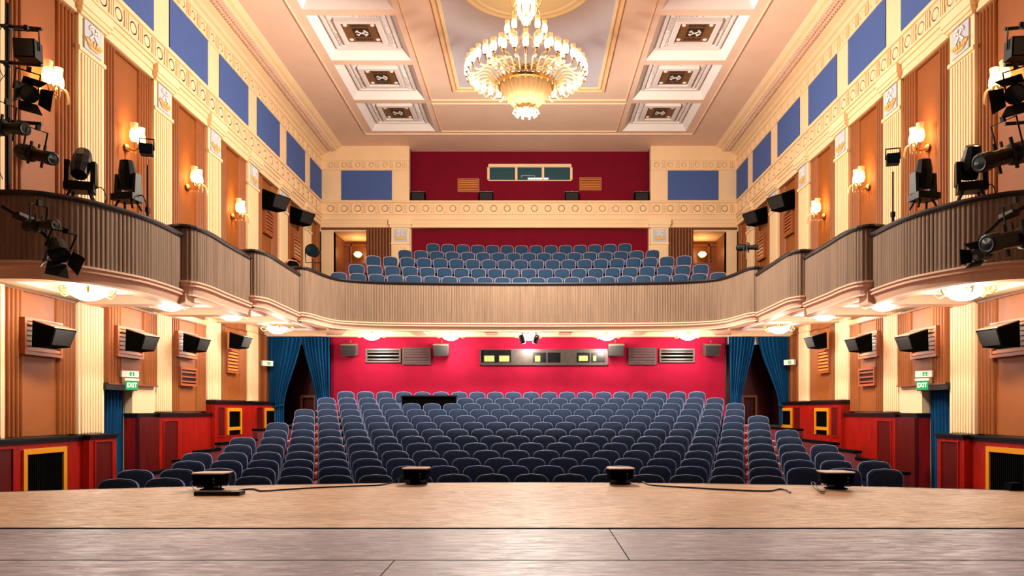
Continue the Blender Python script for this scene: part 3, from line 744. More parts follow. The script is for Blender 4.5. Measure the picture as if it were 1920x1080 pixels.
# ================================================================== SEATS
def rounded(w_top, w_bot, z0, z1, r, knee, n=5):
    pts = [(-w_bot/2, z0), (w_bot/2, z0), (w_top/2, knee)]
    for q in (0, 1):
        for k in range(n+1):
            a = PI/2*(k/n+q); pts.append(((w_top/2-r)*(1 if q == 0 else -1)+r*math.cos(a), z1-.012-r*.85+r*.85*math.sin(a)))
        if q == 0: pts.append((0, z1))
    pts.append((-w_top/2, knee))
    return pts
def seat_meshes(tone, pipe_m, side_m):
    H = .60; tilt = Matrix.Translation((0, 0, .35)) @ Matrix.Rotation(-.16, 4, 'X')
    out = rounded(.455, .33, 0, H, .115, H*.62); n = len(out)
    rim = lambda f, dy, o, cz: [(x*f, dy, (z-cz)*f+cz) for x, z in o]
    shell = MB().add(rim(1, 0, out, .3)+rim(1.01, .085, out, .3),
        [(i, (i+1) % n, n+(i+1) % n, n+i) for i in range(n)]+[tuple(range(n, 2*n)), tuple(range(n))[::-1]], tilt)
    po = rounded(.435, .40, H*.50, H-.01, .108, H*.62); n2 = len(po); c = H*.75
    pad = MB().add(rim(1, -.002, po, c)+rim(.93, -.026, po, c)+rim(.6, -.038, po, c),
        [(i, (i+1) % n2, n2+(i+1) % n2, n2+i) for i in range(n2)]+[(n2+i, n2+(i+1) % n2, 2*n2+(i+1) % n2, 2*n2+i) for i in range(n2)]+[tuple(range(2*n2, 3*n2))], tilt)
    pp = MB().tube([(x, -.004, z) for x, z in out], .0085, 4, tilt, closed=True)
    cush = MB(); co = [(-.21, -.44), (.21, -.44), (.22, -.1), (.2, 0), (-.2, 0), (-.22, -.1)]
    cush.add([(x, y, .36) for x, y in co]+[(x, y, .44) for x, y in co]+[(x*.9, y*.92-.01, .465) for x, y in co],
             [tuple(range(6))[::-1]]+[(i, (i+1) % 6, 6+(i+1) % 6, 6+i) for i in range(6)]+[(6+i, 6+(i+1) % 6, 12+(i+1) % 6, 12+i) for i in range(6)]+[tuple(range(12, 18))])
    ar = MB().prism([(-.34, .56), (.04, .58), (.04, .61), (-.33, .60)], 'x', -.018, .018)
    base = MB(); base.box(-.2, -.16, -.3, .02, 0, .37); base.box(.16, .2, -.3, .02, 0, .37); base.box(-.16, .16, -.05, .0, .2, .3)
    return (pad.mesh('back_pad', tone, True), shell.mesh('backrest', side_m, True), pp.mesh('piping', pipe_m, True),
            cush.mesh('seat_cushion', tone, True), ar.mesh('armrest', M['arm']), base.mesh('frame', M['blackm']))
floor_me = seat_meshes(M['seat'], M['pipe'], M['seats']); balc_me = seat_meshes(M['seatb'], M['pipeb'], M['seatbs'])
def seat_proto(name, me, full):
    o = bpy.data.objects.new(name, None); COL.objects.link(o); o.empty_display_size = .1
    inst(me[0], 'back_pad', o); inst(me[1], 'backrest', o); inst(me[2], 'piping', o); inst(me[3], 'seat_cushion', o)
    inst(me[5], 'frame', o)
    if full: inst(me[4], 'armrest', o, (-.247, 0, 0))
    return o
ORD = ['first','second','third','fourth','fifth','sixth','seventh','eighth','ninth','tenth','eleventh','twelfth','thirteenth','fourteenth','fifteenth','sixteenth','seventeenth','eighteenth','nineteenth','twentieth','twenty-first','twenty-second']
SP = .525
proto = seat_proto('theatre_seat', floor_me, True); used = False
for r in range(NROW):
    if r == 0: ks = [-10+i for i in range(17)]
    elif r == 12: ks = [-10+i for i in range(20)]
    elif r % 2 == 0: ks = [-10+i for i in range(21)]
    else: ks = [-10.5+i for i in range(21)]
    for i, k in enumerate(ks):
        X_ = k*SP
        if r == 11 and -3.5 < X_ < -2.2: continue
        o = copy_tree(proto) if used else proto; used = True
        o.location = (X_, row_y[r]-X_*X_/(2*RAD), row_f[r] if row_z[r]-SEATH > -1.05 else row_z[r]-SEATH)
        o.rotation_euler = (random.uniform(-.012, .012), 0, math.atan2(X_, RAD)*-1+random.uniform(-.02, .02))
        fr = ORD[r] if r < 12 else 'rearmost'
        tag(o, ('dark blue' if r < 6 else 'blue')+' velvet stalls seat, %s row from the stage, %s from the left' % (fr, ORD[i]) if r < 12 else
            'blue velvet stalls seat, rearmost row by the crimson wall, %s from the left' % ORD[i], 'seat', 'blue velvet seats in the stalls')
proto = seat_proto('balcony_seat', balc_me, False); used = False
BR = ['front', 'second', 'third', 'fourth', 'rearmost']
for j in range(5):
    n = brow_n[j]
    for i in range(n):
        X_ = (i-(n-1)/2)*SP
        o = copy_tree(proto) if used else proto; used = True
        o.location = (XC+X_, brow_y[j]-X_*X_/(2*RAD), brow_t[j]-SEATH)
        o.rotation_euler = (0, 0, -math.atan2(X_, RAD)+random.uniform(-.02, .02))
        tag(o, 'blue balcony seat with pale piping, %s balcony row, %s from the left' % (BR[j], ORD[i]), 'balcony seat', 'blue seats up in the balcony')
# black mixing-desk cover among the rear seats
o = thing('desk_cover', 'flat black desk under cover among the rear stalls seats', 'mixing desk', (-2.80, 20.0, row_f[11]))
dz = .75+(768-741)*20.0/1363-row_f[11]
MB().prism([(-.16, 0), (.12, 0), (.12, dz-.02), (-.16, dz-.05)], 'x', -.73, .73).build('black_cover', M['mblack'], o)
MB().prism([(-.19, dz-.06), (.15, dz-.02), (.15, dz), (-.19, dz-.035)], 'x', -.76, .76).build('desk_top', M['mblack'], o)
# stepped black side parapets of the aisle
for sd in (-1, 1):
    nm = 'left' if sd < 0 else 'right'
    o = thing('aisle_parapet', 'low stepped black parapet between the stalls seats and the %s wall' % nm, 'parapet', (R(sd, 6.38), 13.0, -1.05), group='stepped aisle parapets')
    for (y0, y1, z) in ((17.0, 21.6, .30), (15.0, 17.0, .07), (14.0, 15.0, -.04), (13.2, 14.0, -.165), (12.2, 13.2, -.30)):
        MB().box(-.05, .05, y0-13, y1-13, 0, z+1.0).build('wall_step', M['riser'], o)
        MB().box(-.07, .07, y0-13, y1-13-.001, z+1.0, z+1.05).build('cap', M['mblack'], o)

# ================================================================== CURTAINS
def curtain(name, label, x0t, x1t, x0b, x1b, y, zt, ztie, zb, sd, group, nfold=8, amp=.055, amp_b=.035, rot=False):
    """x0 edge / x1 edge at the top and at the tie"""
    o = thing(name, label, 'curtain', ((x0t+x1t)/2, y, zb), group=group); cx = (x0t+x1t)/2
    def fn(u, v):
        z = zb+(zt-zb)*v
        t = min(1, max(0, (zt-z)/(zt-ztie))); s = t*t*(3-2*t) if t < 1 else 1; s = .35*t+.65*s
        a = x0t+(x0b-x0t)*s; b = x1t+(x1b-x1t)*s
        am = amp*(1-.45*s)
        if rot:   # hangs in a side wall: folds run along y
            return (am*math.sin(2*PI*nfold*u+.4*math.sin(3*v)), a+(b-a)*u-cx, z-zb)
        return (a+(b-a)*u-cx, am*math.sin(2*PI*nfold*u+.5*math.sin(4*v))+.02*math.sin(9*u), z-zb)
    MB().grid(fn, nfold*7, 18).build('cloth', M['curt'], o, smooth=True, recalc=False)
    return o
def cx_(px, y=21.75): return (px-996)/1363*y
G = 'blue curtains of the rear corner doorways'
c = curtain('door_curtain', 'blue curtain swept to the left wall at the left rear doorway', cx_(504), cx_(566), cx_(504), cx_(532), 21.75, 2.93, .85, .28, -1, G)
MB().tube([(cx_(503)-c.location.x, -.06, .60), (cx_(518)-c.location.x, -.10, .56), (cx_(534)-c.location.x, -.06, .62)], .025).build('tie', M['curt'], c)
c = curtain('door_curtain', 'blue curtain swept against the crimson wall at the left rear doorway', cx_(566), cx_(618), cx_(592), cx_(618), 21.75, 2.93, 1.0, .28, -1, G)
c = curtain('door_curtain', 'blue curtain swept against the crimson wall at the right rear doorway', cx_(1366), cx_(1416), cx_(1369), cx_(1391), 21.75, 2.93, 1.0, .28, 1, G)
c = curtain('door_curtain', 'blue curtain swept to the right wall at the right rear doorway', cx_(1420), cx_(1478), cx_(1461), cx_(1479), 21.75, 2.93, .85, .28, 1, G)
MB().tube([(cx_(1458)-c.location.x, -.06, .62), (cx_(1468)-c.location.x, -.10, .56), (cx_(1480)-c.location.x, -.06, .60)], .025).build('tie', M['curt'], c)
for sd in (-1, 1):
    nm = 'left' if sd < 0 else 'right'
    c = curtain('door_curtain', 'dark blue curtain hanging in the %s side exit below EXIT sign' % nm, 13.42, 14.36, 13.42, 14.36, 0, 1.2, -1, -1.05, sd, 'blue curtains of the side exits', nfold=8, amp=.04, rot=True)
    c.location = (R(sd, 7.99), 13.89, -1.05)

# ================================================================== LAMPS
# chandelier
CH = Vector((-.12, 16.8, 10.6))
ch = thing('chandelier', 'huge lit crystal chandelier hanging from the ceiling rosette', 'chandelier', CH)
def cz(z): return z-CH.z
MB().lathe([(.02, cz(8.1)), (.035, cz(8.3)), (.03, cz(9.0)), (.05, cz(9.3)), (.03, cz(9.6)), (.04, cz(10.0)), (.09, cz(10.45)), (.22, cz(10.6))], 14).build('stem', M['brass'], ch, smooth=True)
MB().lathe([(.02, cz(7.54)), (.10, cz(7.56)), (.20, cz(7.60)), (.24, cz(7.66)), (.20, cz(7.70)), (.30, cz(7.78)), (.42, cz(7.90)), (.52, cz(8.04)), (.58, cz(8.17)), (.60, cz(8.22))], 64, ripple=.03, rn=32).build('bowl', M['bowl'], ch, smooth=True)
MB().lathe([(.60, cz(8.19)), (.66, cz(8.20)), (.68, cz(8.25)), (.63, cz(8.29)), (.58, cz(8.27))], 48).build('bowl_rim', M['brass'], ch, smooth=True)
m = MB()
for k in range(10):
    a = 2*PI*k/10; T = Matrix.Rotation(a, 4, 'Z')
    m.tube([(.18, 0, cz(7.70)), (.27, 0, cz(7.68)), (.30, 0, cz(7.60)), (.24, 0, cz(7.56)), (.21, 0, cz(7.61))], .022, 6, T)
m.build('bottom_scrolls', M['glass'], ch, smooth=True)
NA = 36
armp = catmull([(.58, 0, cz(8.24)), (.74, 0, cz(8.30)), (.90, 0, cz(8.44)), (1.05, 0, cz(8.44)), (1.2, 0, cz(8.34)), (1.32, 0, cz(8.34)), (1.36, 0, cz(8.46))], .05) if False else None
def smooth3(pts, n=4):
    P = [Vector(p) for p in pts]; out = []
    for i in range(len(P)-1):
        p0 = P[max(i-1, 0)]; p1 = P[i]; p2 = P[i+1]; p3 = P[min(i+2, len(P)-1)]
        for k in range(n):
            t = k/n; out.append(.5*((2*p1)+(p2-p0)*t+(2*p0-5*p1+4*p2-p3)*t*t+(3*p1-p0-3*p2+p3)*t**3))
    out.append(P[-1]); return out
arm_me = MB().tube(smooth3([(.56, 0, cz(8.24)), (.72, 0, cz(8.32)), (.88, 0, cz(8.45)), (1.04, 0, cz(8.44)), (1.18, 0, cz(8.35)), (1.31, 0, cz(8.35)), (1.36, 0, cz(8.45))]), .02, 6).mesh('arm', M['glass'], True)
def shade_mesh(nm, mt, s=1): return MB().lathe([(.012, 0), (.05*s, .02), (.068*s, .08*s), (.062*s, .16*s), (.045*s, .20*s), (.035*s, .20*s), (.0, .17*s)], 10).mesh(nm, mt, True)
def rim_mesh(s=1):
    return MB().lathe([(.062*s, .15*s), (.050*s, .21*s), (.060*s, .29*s), (.055*s, .29*s), (.045*s, .21*s), (.05*s, .15*s)], 10).mesh('glass_chimney', M['clear'], True)
sh_me = shade_mesh('lamp_shade', M['lit']); ri_me = rim_mesh()
cup_me = MB().lathe([(.0, -.03), (.03, -.02), (.045, .0), (.02, .012)], 8).mesh('candle_cup', M['brass'], True)
for k in range(NA):
    a = 2*PI*k/NA
    ar = inst(arm_me, 'arm', ch, rot=(0, 0, a))
    inst(cup_me, 'candle_cup', ar, (1.36, 0, cz(8.45))); inst(sh_me, 'lamp_shade', ar, (1.36, 0, cz(8.46))); inst(ri_me, 'glass_chimney', ar, (1.36, 0, cz(8.46)))
arm2 = MB().tube(smooth3([(.06, 0, cz(8.7)), (.35, 0, cz(8.62)), (.6, 0, cz(8.75)), (.8, 0, cz(8.72)), (.86, 0, cz(8.8))]), .018, 6).mesh('arm', M['glass'], True)
for k in range(18):
    ar = inst(arm2, 'arm', ch, rot=(0, 0, 2*PI*(k+.5)/18)); inst(cup_me, 'candle_cup', ar, (.86, 0, cz(8.8))); inst(sh_me, 'lamp_shade', ar, (.86, 0, cz(8.81))); inst(ri_me, 'glass_chimney', ar, (.86, 0, cz(8.81)))
arm3 = MB().tube(smooth3([(.05, 0, cz(9.45)), (.2, 0, cz(9.25)), (.38, 0, cz(9.25)), (.45, 0, cz(9.36))]), .016, 6).mesh('arm', M['glass'], True)
for k in range(10):
    ar = inst(arm3, 'arm', ch, rot=(0, 0, 2*PI*(k+.5)/10)); inst(cup_me, 'candle_cup', ar, (.45, 0, cz(9.36))); inst(sh_me, 'lamp_shade', ar, (.45, 0, cz(9.37))); inst(ri_me, 'glass_chimney', ar, (.45, 0, cz(9.37)))
MB().lathe([(.0, cz(9.75)), (.14, cz(9.78)), (.20, cz(9.9)), (.20, cz(10.15)), (.26, cz(10.25)), (.12, cz(10.3))], 24, ripple=.04, rn=12).build('crown_glass', M['lit'], ch, smooth=True)
m = MB()
for k in range(10):
    T = Matrix.Rotation(2*PI*k/10, 4, 'Z')
    m.tube(smooth3([(.1, 0, cz(10.3)), (.26, 0, cz(10.32)), (.36, 0, cz(10.2)), (.30, 0, cz(10.08)), (.24, 0, cz(10.14))]), .018, 5, T)
    m.tube(smooth3([(.1, 0, cz(9.95)), (.24, 0, cz(10.0)), (.33, 0, cz(9.9)), (.27, 0, cz(9.78))]), .018, 5, T)
m.build('crown_scrolls', M['glass'], ch, smooth=True)
m = MB()
for k in range(24):
    a = 2*PI*k/24
    for r_, z_ in ((.70, 8.16), (.5, 8.62)):
        T = Matrix.Translation((r_*math.cos(a), r_*math.sin(a), cz(z_))); m.lathe([(.0, -.05), (.022, -.02), (.012, .03), (.0, .05)], 6, T)
tag(m.build('crystal_drops', M['glass'], ch, smooth=True), kind='stuff')
# wall sconces
sc_plate = MB().lathe([(.0, .0), (.075, .0), (.085, .02), (.05, .05), (.02, .06)], 14, Matrix.Rotation(PI/2, 4, 'Y')).mesh('wall_plate', M['brass'], True)
sc_arm = MB()
sc_arm.tube(smooth3([(.03, 0, 0), (.12, 0, -.05), (.22, 0, -.02), (.24, 0, .06)]), .016, 6)
sc_arm.tube(smooth3([(.22, 0, -.02), (.23, -.10, -.03), (.22, -.13, .06)]), .013, 6)
sc_arm.tube(smooth3([(.22, 0, -.02), (.23, .10, -.03), (.22, .13, .06)]), .013, 6)
sc_arm_me = sc_arm.mesh('arm', M['brass'], True)
sc_leaf = MB()
for q in (-1, 1):
    sc_leaf.tube(smooth3([(.22, q*.02, 0), (.30, q*.06, .07), (.38, q*.10, .02), (.40, q*.12, -.12), (.37, q*.12, -.17)]), [.012+.012*math.sin(PI*i/16) for i in range(17)], 6)
for k in range(6): sc_leaf.lathe([(.0, -.03), (.014, 0), (.0, .02)], 6, Matrix.Translation((.08+.04*k, .03*(-1)**k, -.1)))
sc_leaf_me = sc_leaf.mesh('crystal_leaf', M['glass'], True)
sc_sh = shade_mesh('lamp_shade', M['litw'], 1.25); sc_ri = rim_mesh(1.25)
bays = ['nearest', 'second', 'third', 'farthest']
for sd in (-1, 1):
    nm = 'left' if sd < 0 else 'right'
    for i in range(4):
        yy = 11.77+2.53*i
        o = thing('wall_sconce', 'lit two-lamp crystal sconce on the %s wall, %s from the stage' % (nm, bays[i].replace('farthest', 'fourth').replace('nearest', 'first')), 'wall lamp', (R(sd, 7.88), yy, 5.90), (0, 0, 0 if sd < 0 else PI), 'crystal wall sconces')
        inst(sc_plate, 'wall_plate', o); inst(sc_arm_me, 'arm', o); inst(sc_leaf_me, 'crystal_leaf', o)
        for q in (-1, 1): inst(sc_sh, 'lamp_shade', o, (.22, q*.13, .07)); inst(sc_ri, 'glass_chimney', o, (.22, q*.13, .07))
        lamp('POINT', 'sconce_light', (R(sd, 7.88-.30), yy, 6.16), E_SCONCE, (1, .62, .28), .07)
# ceiling bowls under the balcony
bowl_me = MB().lathe([(.0, -.27), (.12, -.26), (.23, -.21), (.28, -.15), (.24, -.13), (.0, -.13)], 24, ripple=.03, rn=12).mesh('glass_bowl', M['litu'], True)
cup2 = MB().lathe([(.0, -.17), (.06, -.15), (.09, -.08), (.085, -.04), (.0, -.06)], 12).mesh('glass_cup', M['litu'], True)
stem2 = MB().lathe([(.02, -.14), (.035, -.08), (.04, -.02), (.04, .06), (.09, .13)], 12).mesh('stem', M['brass'], True)
scr = MB()
for k in range(6):
    T = Matrix.Rotation(2*PI*k/6+PI/6*0, 4, 'Z'); scr.tube(smooth3([(.05, 0, -.1), (.25, 0, -.12), (.36, 0, -.16), (.43, 0, -.10), (.38, 0, -.05), (.34, 0, -.1)]), .012, 5, T)
scr_me = scr.mesh('scroll_arms', M['glass'], True)
spots = []
for sd in (-1, 1):
    for u, y, z, t in ((6.81, 11.3, 2.68, 'nearest to the stage'), (6.83, 13.9, 2.87, 'second from the stage'), (6.85, 16.8, 3.04, 'third from the stage'), (6.66, 19.3, 3.0, 'beside the rear curtains')):
        spots.append((R(sd, u), y, z, ('left' if sd < 0 else 'right')+' side soffit, '+t))
for px, y, t in ((697, 21.1, 'left outer bay of the rear wall'), (845, 21.2, 'left inner bay of the rear wall'), (990, 21.2, 'centre bay of the rear wall'), (1138, 21.2, 'right inner bay of the rear wall'), (1290, 21.1, 'right outer bay of the rear wall')):
    spots.append(((px-996)/1363*y, y, 3.0, t))
for (x, y, z, t) in spots:
    o = thing('ceiling_lamp', 'glowing white flower-bowl ceiling lamp, '+t, 'ceiling lamp', (x, y, z), (0, 0, random.uniform(0, .5)), 'bowl lamps under the balcony')
    inst(stem2, 'stem', o); inst(bowl_me, 'glass_bowl', o, (0, 0, -.02), None, (.82, .82, .8)); inst(scr_me, 'scroll_arms', o)
    for k in range(6):
        a = 2*PI*(k+.5)/6; inst(cup2, 'glass_cup', o, (.20*math.cos(a), .20*math.sin(a), -.03), (0, 0, a), (.85, .85, .85))
    lamp('POINT', 'ceiling_lamp_light', (x, y, z-.36), E_UNDER, (1, .90, .76), .16)
# globe lamps in the upper vestibules
for sd, px in ((-1, 671), (1, 1317)):
    dd = 28.6
    o = thing('globe_lamp', 'small glowing globe lamp in the %s balcony doorway' % ('left' if sd < 0 else 'right'), 'wall lamp', ((px-996)/1363*dd, 28.75, 6.86), group='balcony doorway lamps')
    MB().lathe([(.0, 0), (.10, 0), (.12, .04)], 14, Matrix.Rotation(PI/2, 4, 'X')).build('base', M['brass'], o)
    MB().lathe([(.0, -.11), (.10, -.09), (.17, 0), (.10, .09), (.0, .11)], 16, Matrix.Translation((0, -.14, 0))).build('globe', M['litw'], o, smooth=True)
    lamp('POINT', 'globe_light', ((px-996)/1363*28.2, 28.35, 6.9), 13, (1, .62, .28), .1)

# ================================================================== SPEAKERS
def wedge_speaker(name, label, loc, rot, s=1, group=None, top=True):
    """origin at the wall; front looks along local +x"""
    o = thing(name, label, 'speaker', loc, rot, group)
    a = [(.02, -.25, -.21), (.02, .25, -.21), (.02, .25, .25), (.02, -.25, .25), (.36, -.22, -.18), (.36, .22, -.18), (.47, .25, .13), (.47, -.25, .13)]
    a = [tuple(v*s for v in p) for p in a]
    MB().add(a, [(0, 1, 2, 3), (0, 3, 7, 4), (1, 5, 6, 2), (0, 4, 5, 1), (4, 7, 6, 5)]).build('cabinet', M['mblack'], o, recalc=True)
    up = lambda p, d: (p[0], p[1], p[2]+d*s)
    MB().add([up(a[3], .002), up(a[2], .002), up(a[6], .002), up(a[7], .002), up(a[3], .018), up(a[2], .018), up(a[6], .018), up(a[7], .018)],
             [(0,3,2,1),(4,5,6,7),(0,1,5,4),(1,2,6,5),(2,3,7,6),(3,0,4,7)]).build('lit_top', M['spklit'], o)  # cabinet top painted paler, as if lit from above
    g = [(.368, -.20, -.16), (.368, .20, -.16), (.468, .225, .11), (.468, -.225, .11)]
    g = [tuple(v*s for v in p) for p in g]
    MB().add(g+[(x+.008*s, y, z) for x, y, z in g], [(0,1,2,3),(4,7,6,5),(0,4,5,1),(1,5,6,2),(2,6,7,3),(3,7,4,0)]).build('grille', M['grille'], o)
    MB().tube([(-.12*s, 0, .16*s), (-.02*s, 0, .26*s), (.1*s, 0, .23*s)], .016*s, 6).build('bracket', M['metal'], o, smooth=True)
    return o
wt = [(11.52, 1.91, 'nearest to the stage'), (13.98, 2.05, 'above the EXIT sign'), (16.42, 2.23, 'above the open-slatted vent'), (18.9, 2.52, 'above the amber louvre')]
for sd in (-1, 1):
    nm = 'left' if sd < 0 else 'right'
    for y, z, t in wt:
        rz = -.16 if sd < 0 else PI+.16
        u = 7.66 if y != 13.98 else 7.58
        wedge_speaker('wall_speaker', 'black wedge speaker on the lower %s wall, %s' % (nm, t), (R(sd, u), y, z), (0, .03, rz), .88, 'speakers on the lower side walls')
    for y, z, t in ((21.7, 6.95, 'nearer the stage'), (24.2, 7.15, 'nearer the rear corner')):
        wedge_speaker('wall_speaker', 'black speaker high on the upper %s wall, %s' % (nm, t), (R(sd, 7.74), y, z), (0, .12, -.5 if sd < 0 else PI+.5), 1.2, 'speakers on the upper side walls')
for px, t in ((653, 'beside the left curtain'), (826, 'left of the projection window'), (1156, 'right of the projection window'), (1337, 'beside the right curtain')):
    d_ = 21.6
    o = thing('rear_speaker', 'dark box speaker on the crimson wall, '+t, 'speaker', ((px-996)/1363*d_, 22.0, .75+(768-653)*d_/1363), group='speakers on the crimson wall')
    T = Matrix.Rotation(.14, 4, 'X')
    MB().add([(-.23, -.05, -.15), (.23, -.05, -.15), (.23, -.05, .17), (-.23, -.05, .17), (-.21, -.36, -.17), (.21, -.36, -.17), (.235, -.40, .15), (-.235, -.40, .15)], [(0,1,2,3),(4,7,6,5),(0,4,5,1),(1,5,6,2),(2,6,7,3),(3,7,4,0)], T).build('cabinet', M['dmet'], o)
    MB().add([(-.20, -.372, -.155), (.20, -.372, -.155), (.222, -.408, .135), (-.222, -.408, .135), (-.20, -.36, -.155), (.20, -.36, -.155), (.222, -.395, .135), (-.222, -.395, .135)], [(0,1,2,3),(4,7,6,5),(0,4,5,1),(1,5,6,2),(2,6,7,3),(3,7,4,0)], T).build('grille', M['grille'], o)
    MB().add([(-.23, -.05, .171), (.23, -.05, .171), (.235, -.40, .151), (-.235, -.40, .151), (-.23, -.05, .185), (.23, -.05, .185), (.235, -.40, .165), (-.235, -.40, .165)], [(0,1,2,3),(4,7,6,5),(0,4,5,1),(1,5,6,2),(2,6,7,3),(3,7,4,0)], T).build('lit_top', M['spklit'], o)  # light on the cabinet top painted as a paler sheet
    MB().tube([(0, 0, .1), (0, -.1, .26), (0, -.2, .2)], .015).build('bracket', M['metal'], o)

# ================================================================== EXIT SIGNS
for sd in (-1, 1):
    nm = 'left' if sd < 0 else 'right'
    yy = 13.9
    o = thing('exit_sign', 'green EXIT sign hanging over the %s side doorway' % nm, 'sign', (R(sd, 7.56), yy, 1.13), (0, 0, (-.95 if sd > 0 else .95)))
    o.scale = (.78, .78, .8)
    MB().box(-.14, .14, -.015, .015, 0, .21).build('sign_panel', M['green'], o)
    MB().box(-.17, .17, -.03, .05, .215, .27).build('sign_housing', M['box'], o)
    fc_ = bpy.data.curves.new('lettering', 'FONT'); fc_.body = 'EXIT'; fc_.size = .135; fc_.align_x = 'CENTER'; fc_.align_y = 'CENTER'; fc_.extrude = .002; fc_.offset = .004
    fc_.materials.append(M['signw']); t0 = bpy.data.objects.new('tmp_text', fc_); COL.objects.link(t0); dg = bpy.context.evaluated_depsgraph_get(); me = bpy.data.meshes.new_from_object(t0.evaluated_get(dg)); bpy.data.objects.remove(t0); t = inst(me, 'lettering', o, (0, -.018, .105), (PI/2, 0, 0), (.86, 1.15, 1))
    o2 = thing('emergency_light', 'white emergency light box with green running man above the %s EXIT sign' % nm, 'emergency light', (R(sd, 7.58), yy-.02, 1.37), (0, 0, (-.95 if sd > 0 else .95)))
    o2.scale = (.78, .78, .8)
    MB().prism([(-.2, 0), (.2, 0), (.2, .15), (-.2, .15)], 'y', -.03, .05).build('housing', M['box'], o2)
    MB().box(-.02, .09, -.034, -.03, .03, .12).build('pictogram_ground', M['green'], o2)
    m = MB(); m.lathe([(0, -.002), (.009, 0), (0, .002)], 8, Matrix.Translation((.04, -.036, .106)) @ Matrix.Rotation(PI/2, 4, 'X'))
    m.box(.03, .045, -.037, -.034, .065, .095); m.box(.015, .035, -.037, -.034, .045, .06); m.box(.04, .055, -.037, -.034, .04, .068); m.build('running_man', M['signw'], o2)
    # small rear emergency lights
    px, py = (499, 682) if sd < 0 else (1484, 680); d_ = 21.2 if sd < 0 else 21.2
    o3 = thing('emergency_light', 'small white emergency light on brown panel beside the %s rear curtain' % nm, 'emergency light', (R(sd, 7.64), 21.25, .75+(768-py-4)*21.2/1363), (0, 0, (-.95 if sd > 0 else .95)))
    MB().box(-.17, .17, -.05, .05, 0, .15).build('housing', M['box'], o3); MB().box(-.03, .08, -.055, -.05, .03, .12).build('pictogram_ground', M['green'], o3)

# ================================================================== STAGE LIGHTING GEAR
BK = M['blackm']
def yoke(m, w, h, t=.014):
    m.tube([(-w, 0, 0), (-w, 0, h), (w, 0, h), (w, 0, 0)], t, 5)
def moving_head(label, loc, rz, s, tilt, cable=1):
    o = thing('moving_head', label, 'stage light', loc, (0, 0, rz), 'moving heads on the balcony rail')
    m = MB(); m.prism([(-.2, -.14), (.2, -.14), (.17, .14), (-.17, .14)], 'z', .10*s, .22*s); 
    m.build('base', BK, o)
    for q in (-1, 1):
        MB().tube([(q*.12*s, -.05, .12*s), (q*.16*s, -.08, .04*s), (q*.20*s, -.10, -.06*s)], .022*s, 6).build('foot', BK, o); MB().tube([(q*.12*s, .05, .12*s), (q*.18*s, .12, -.05*s)], .022*s, 6).build('foot', BK, o)
    m = MB()
    for q in (-1, 1): m.prism([(-.09*s, .22*s), (.09*s, .22*s), (.07*s, .60*s), (-.07*s, .60*s)], 'x', q*.19*s-.035*s, q*.19*s+.035*s)
    m.box(-.2*s, .2*s, -.09*s, .09*s, .20*s, .26*s); m.build('yoke', BK, o)
    T = Matrix.Translation((0, 0, .54*s)) @ Matrix.Rotation(tilt, 4, 'X')
    m = MB().lathe([(.0, -.24*s), (.12*s, -.22*s), (.15*s, -.05*s), (.15*s, .12*s), (.115*s, .30*s), (.11*s, .31*s), (.09*s, .30*s), (0, .29*s)], 10, T)
    m.build('head', BK, o)
    MB().lathe([(.0, .3*s), (.085*s, .305*s), (.085*s, .31*s), (0, .318*s)], 14, T).build('lens', M['dglass'], o)
    m = MB().tube(smooth3([(.17*s, 0, .16*s), (.3*s, .0, .2*s), (.36*s, .02, .06*s), (.33*s, .05, -.05)]), .008, 5); m.build('cable', BK, o)
    return o
def px_loc(px, py, d): return ((px-996)/1363*d, d, .75+(768-py)*d/1363)
moving_head('black moving head tilted left on the left balcony rail', px_loc(152, 372, 10.95), .3, .92, -.55)
moving_head('upright black moving head on the left balcony rail', px_loc(240, 388, 11.5), -.2, .85, .12)
moving_head('upright black moving head on the right balcony rail', px_loc(1731, 386, 11.5), .2, .85, .08)
moving_head('black moving head tilted up on the right balcony rail', px_loc(1820, 372, 10.95), -.3, .92, .5)
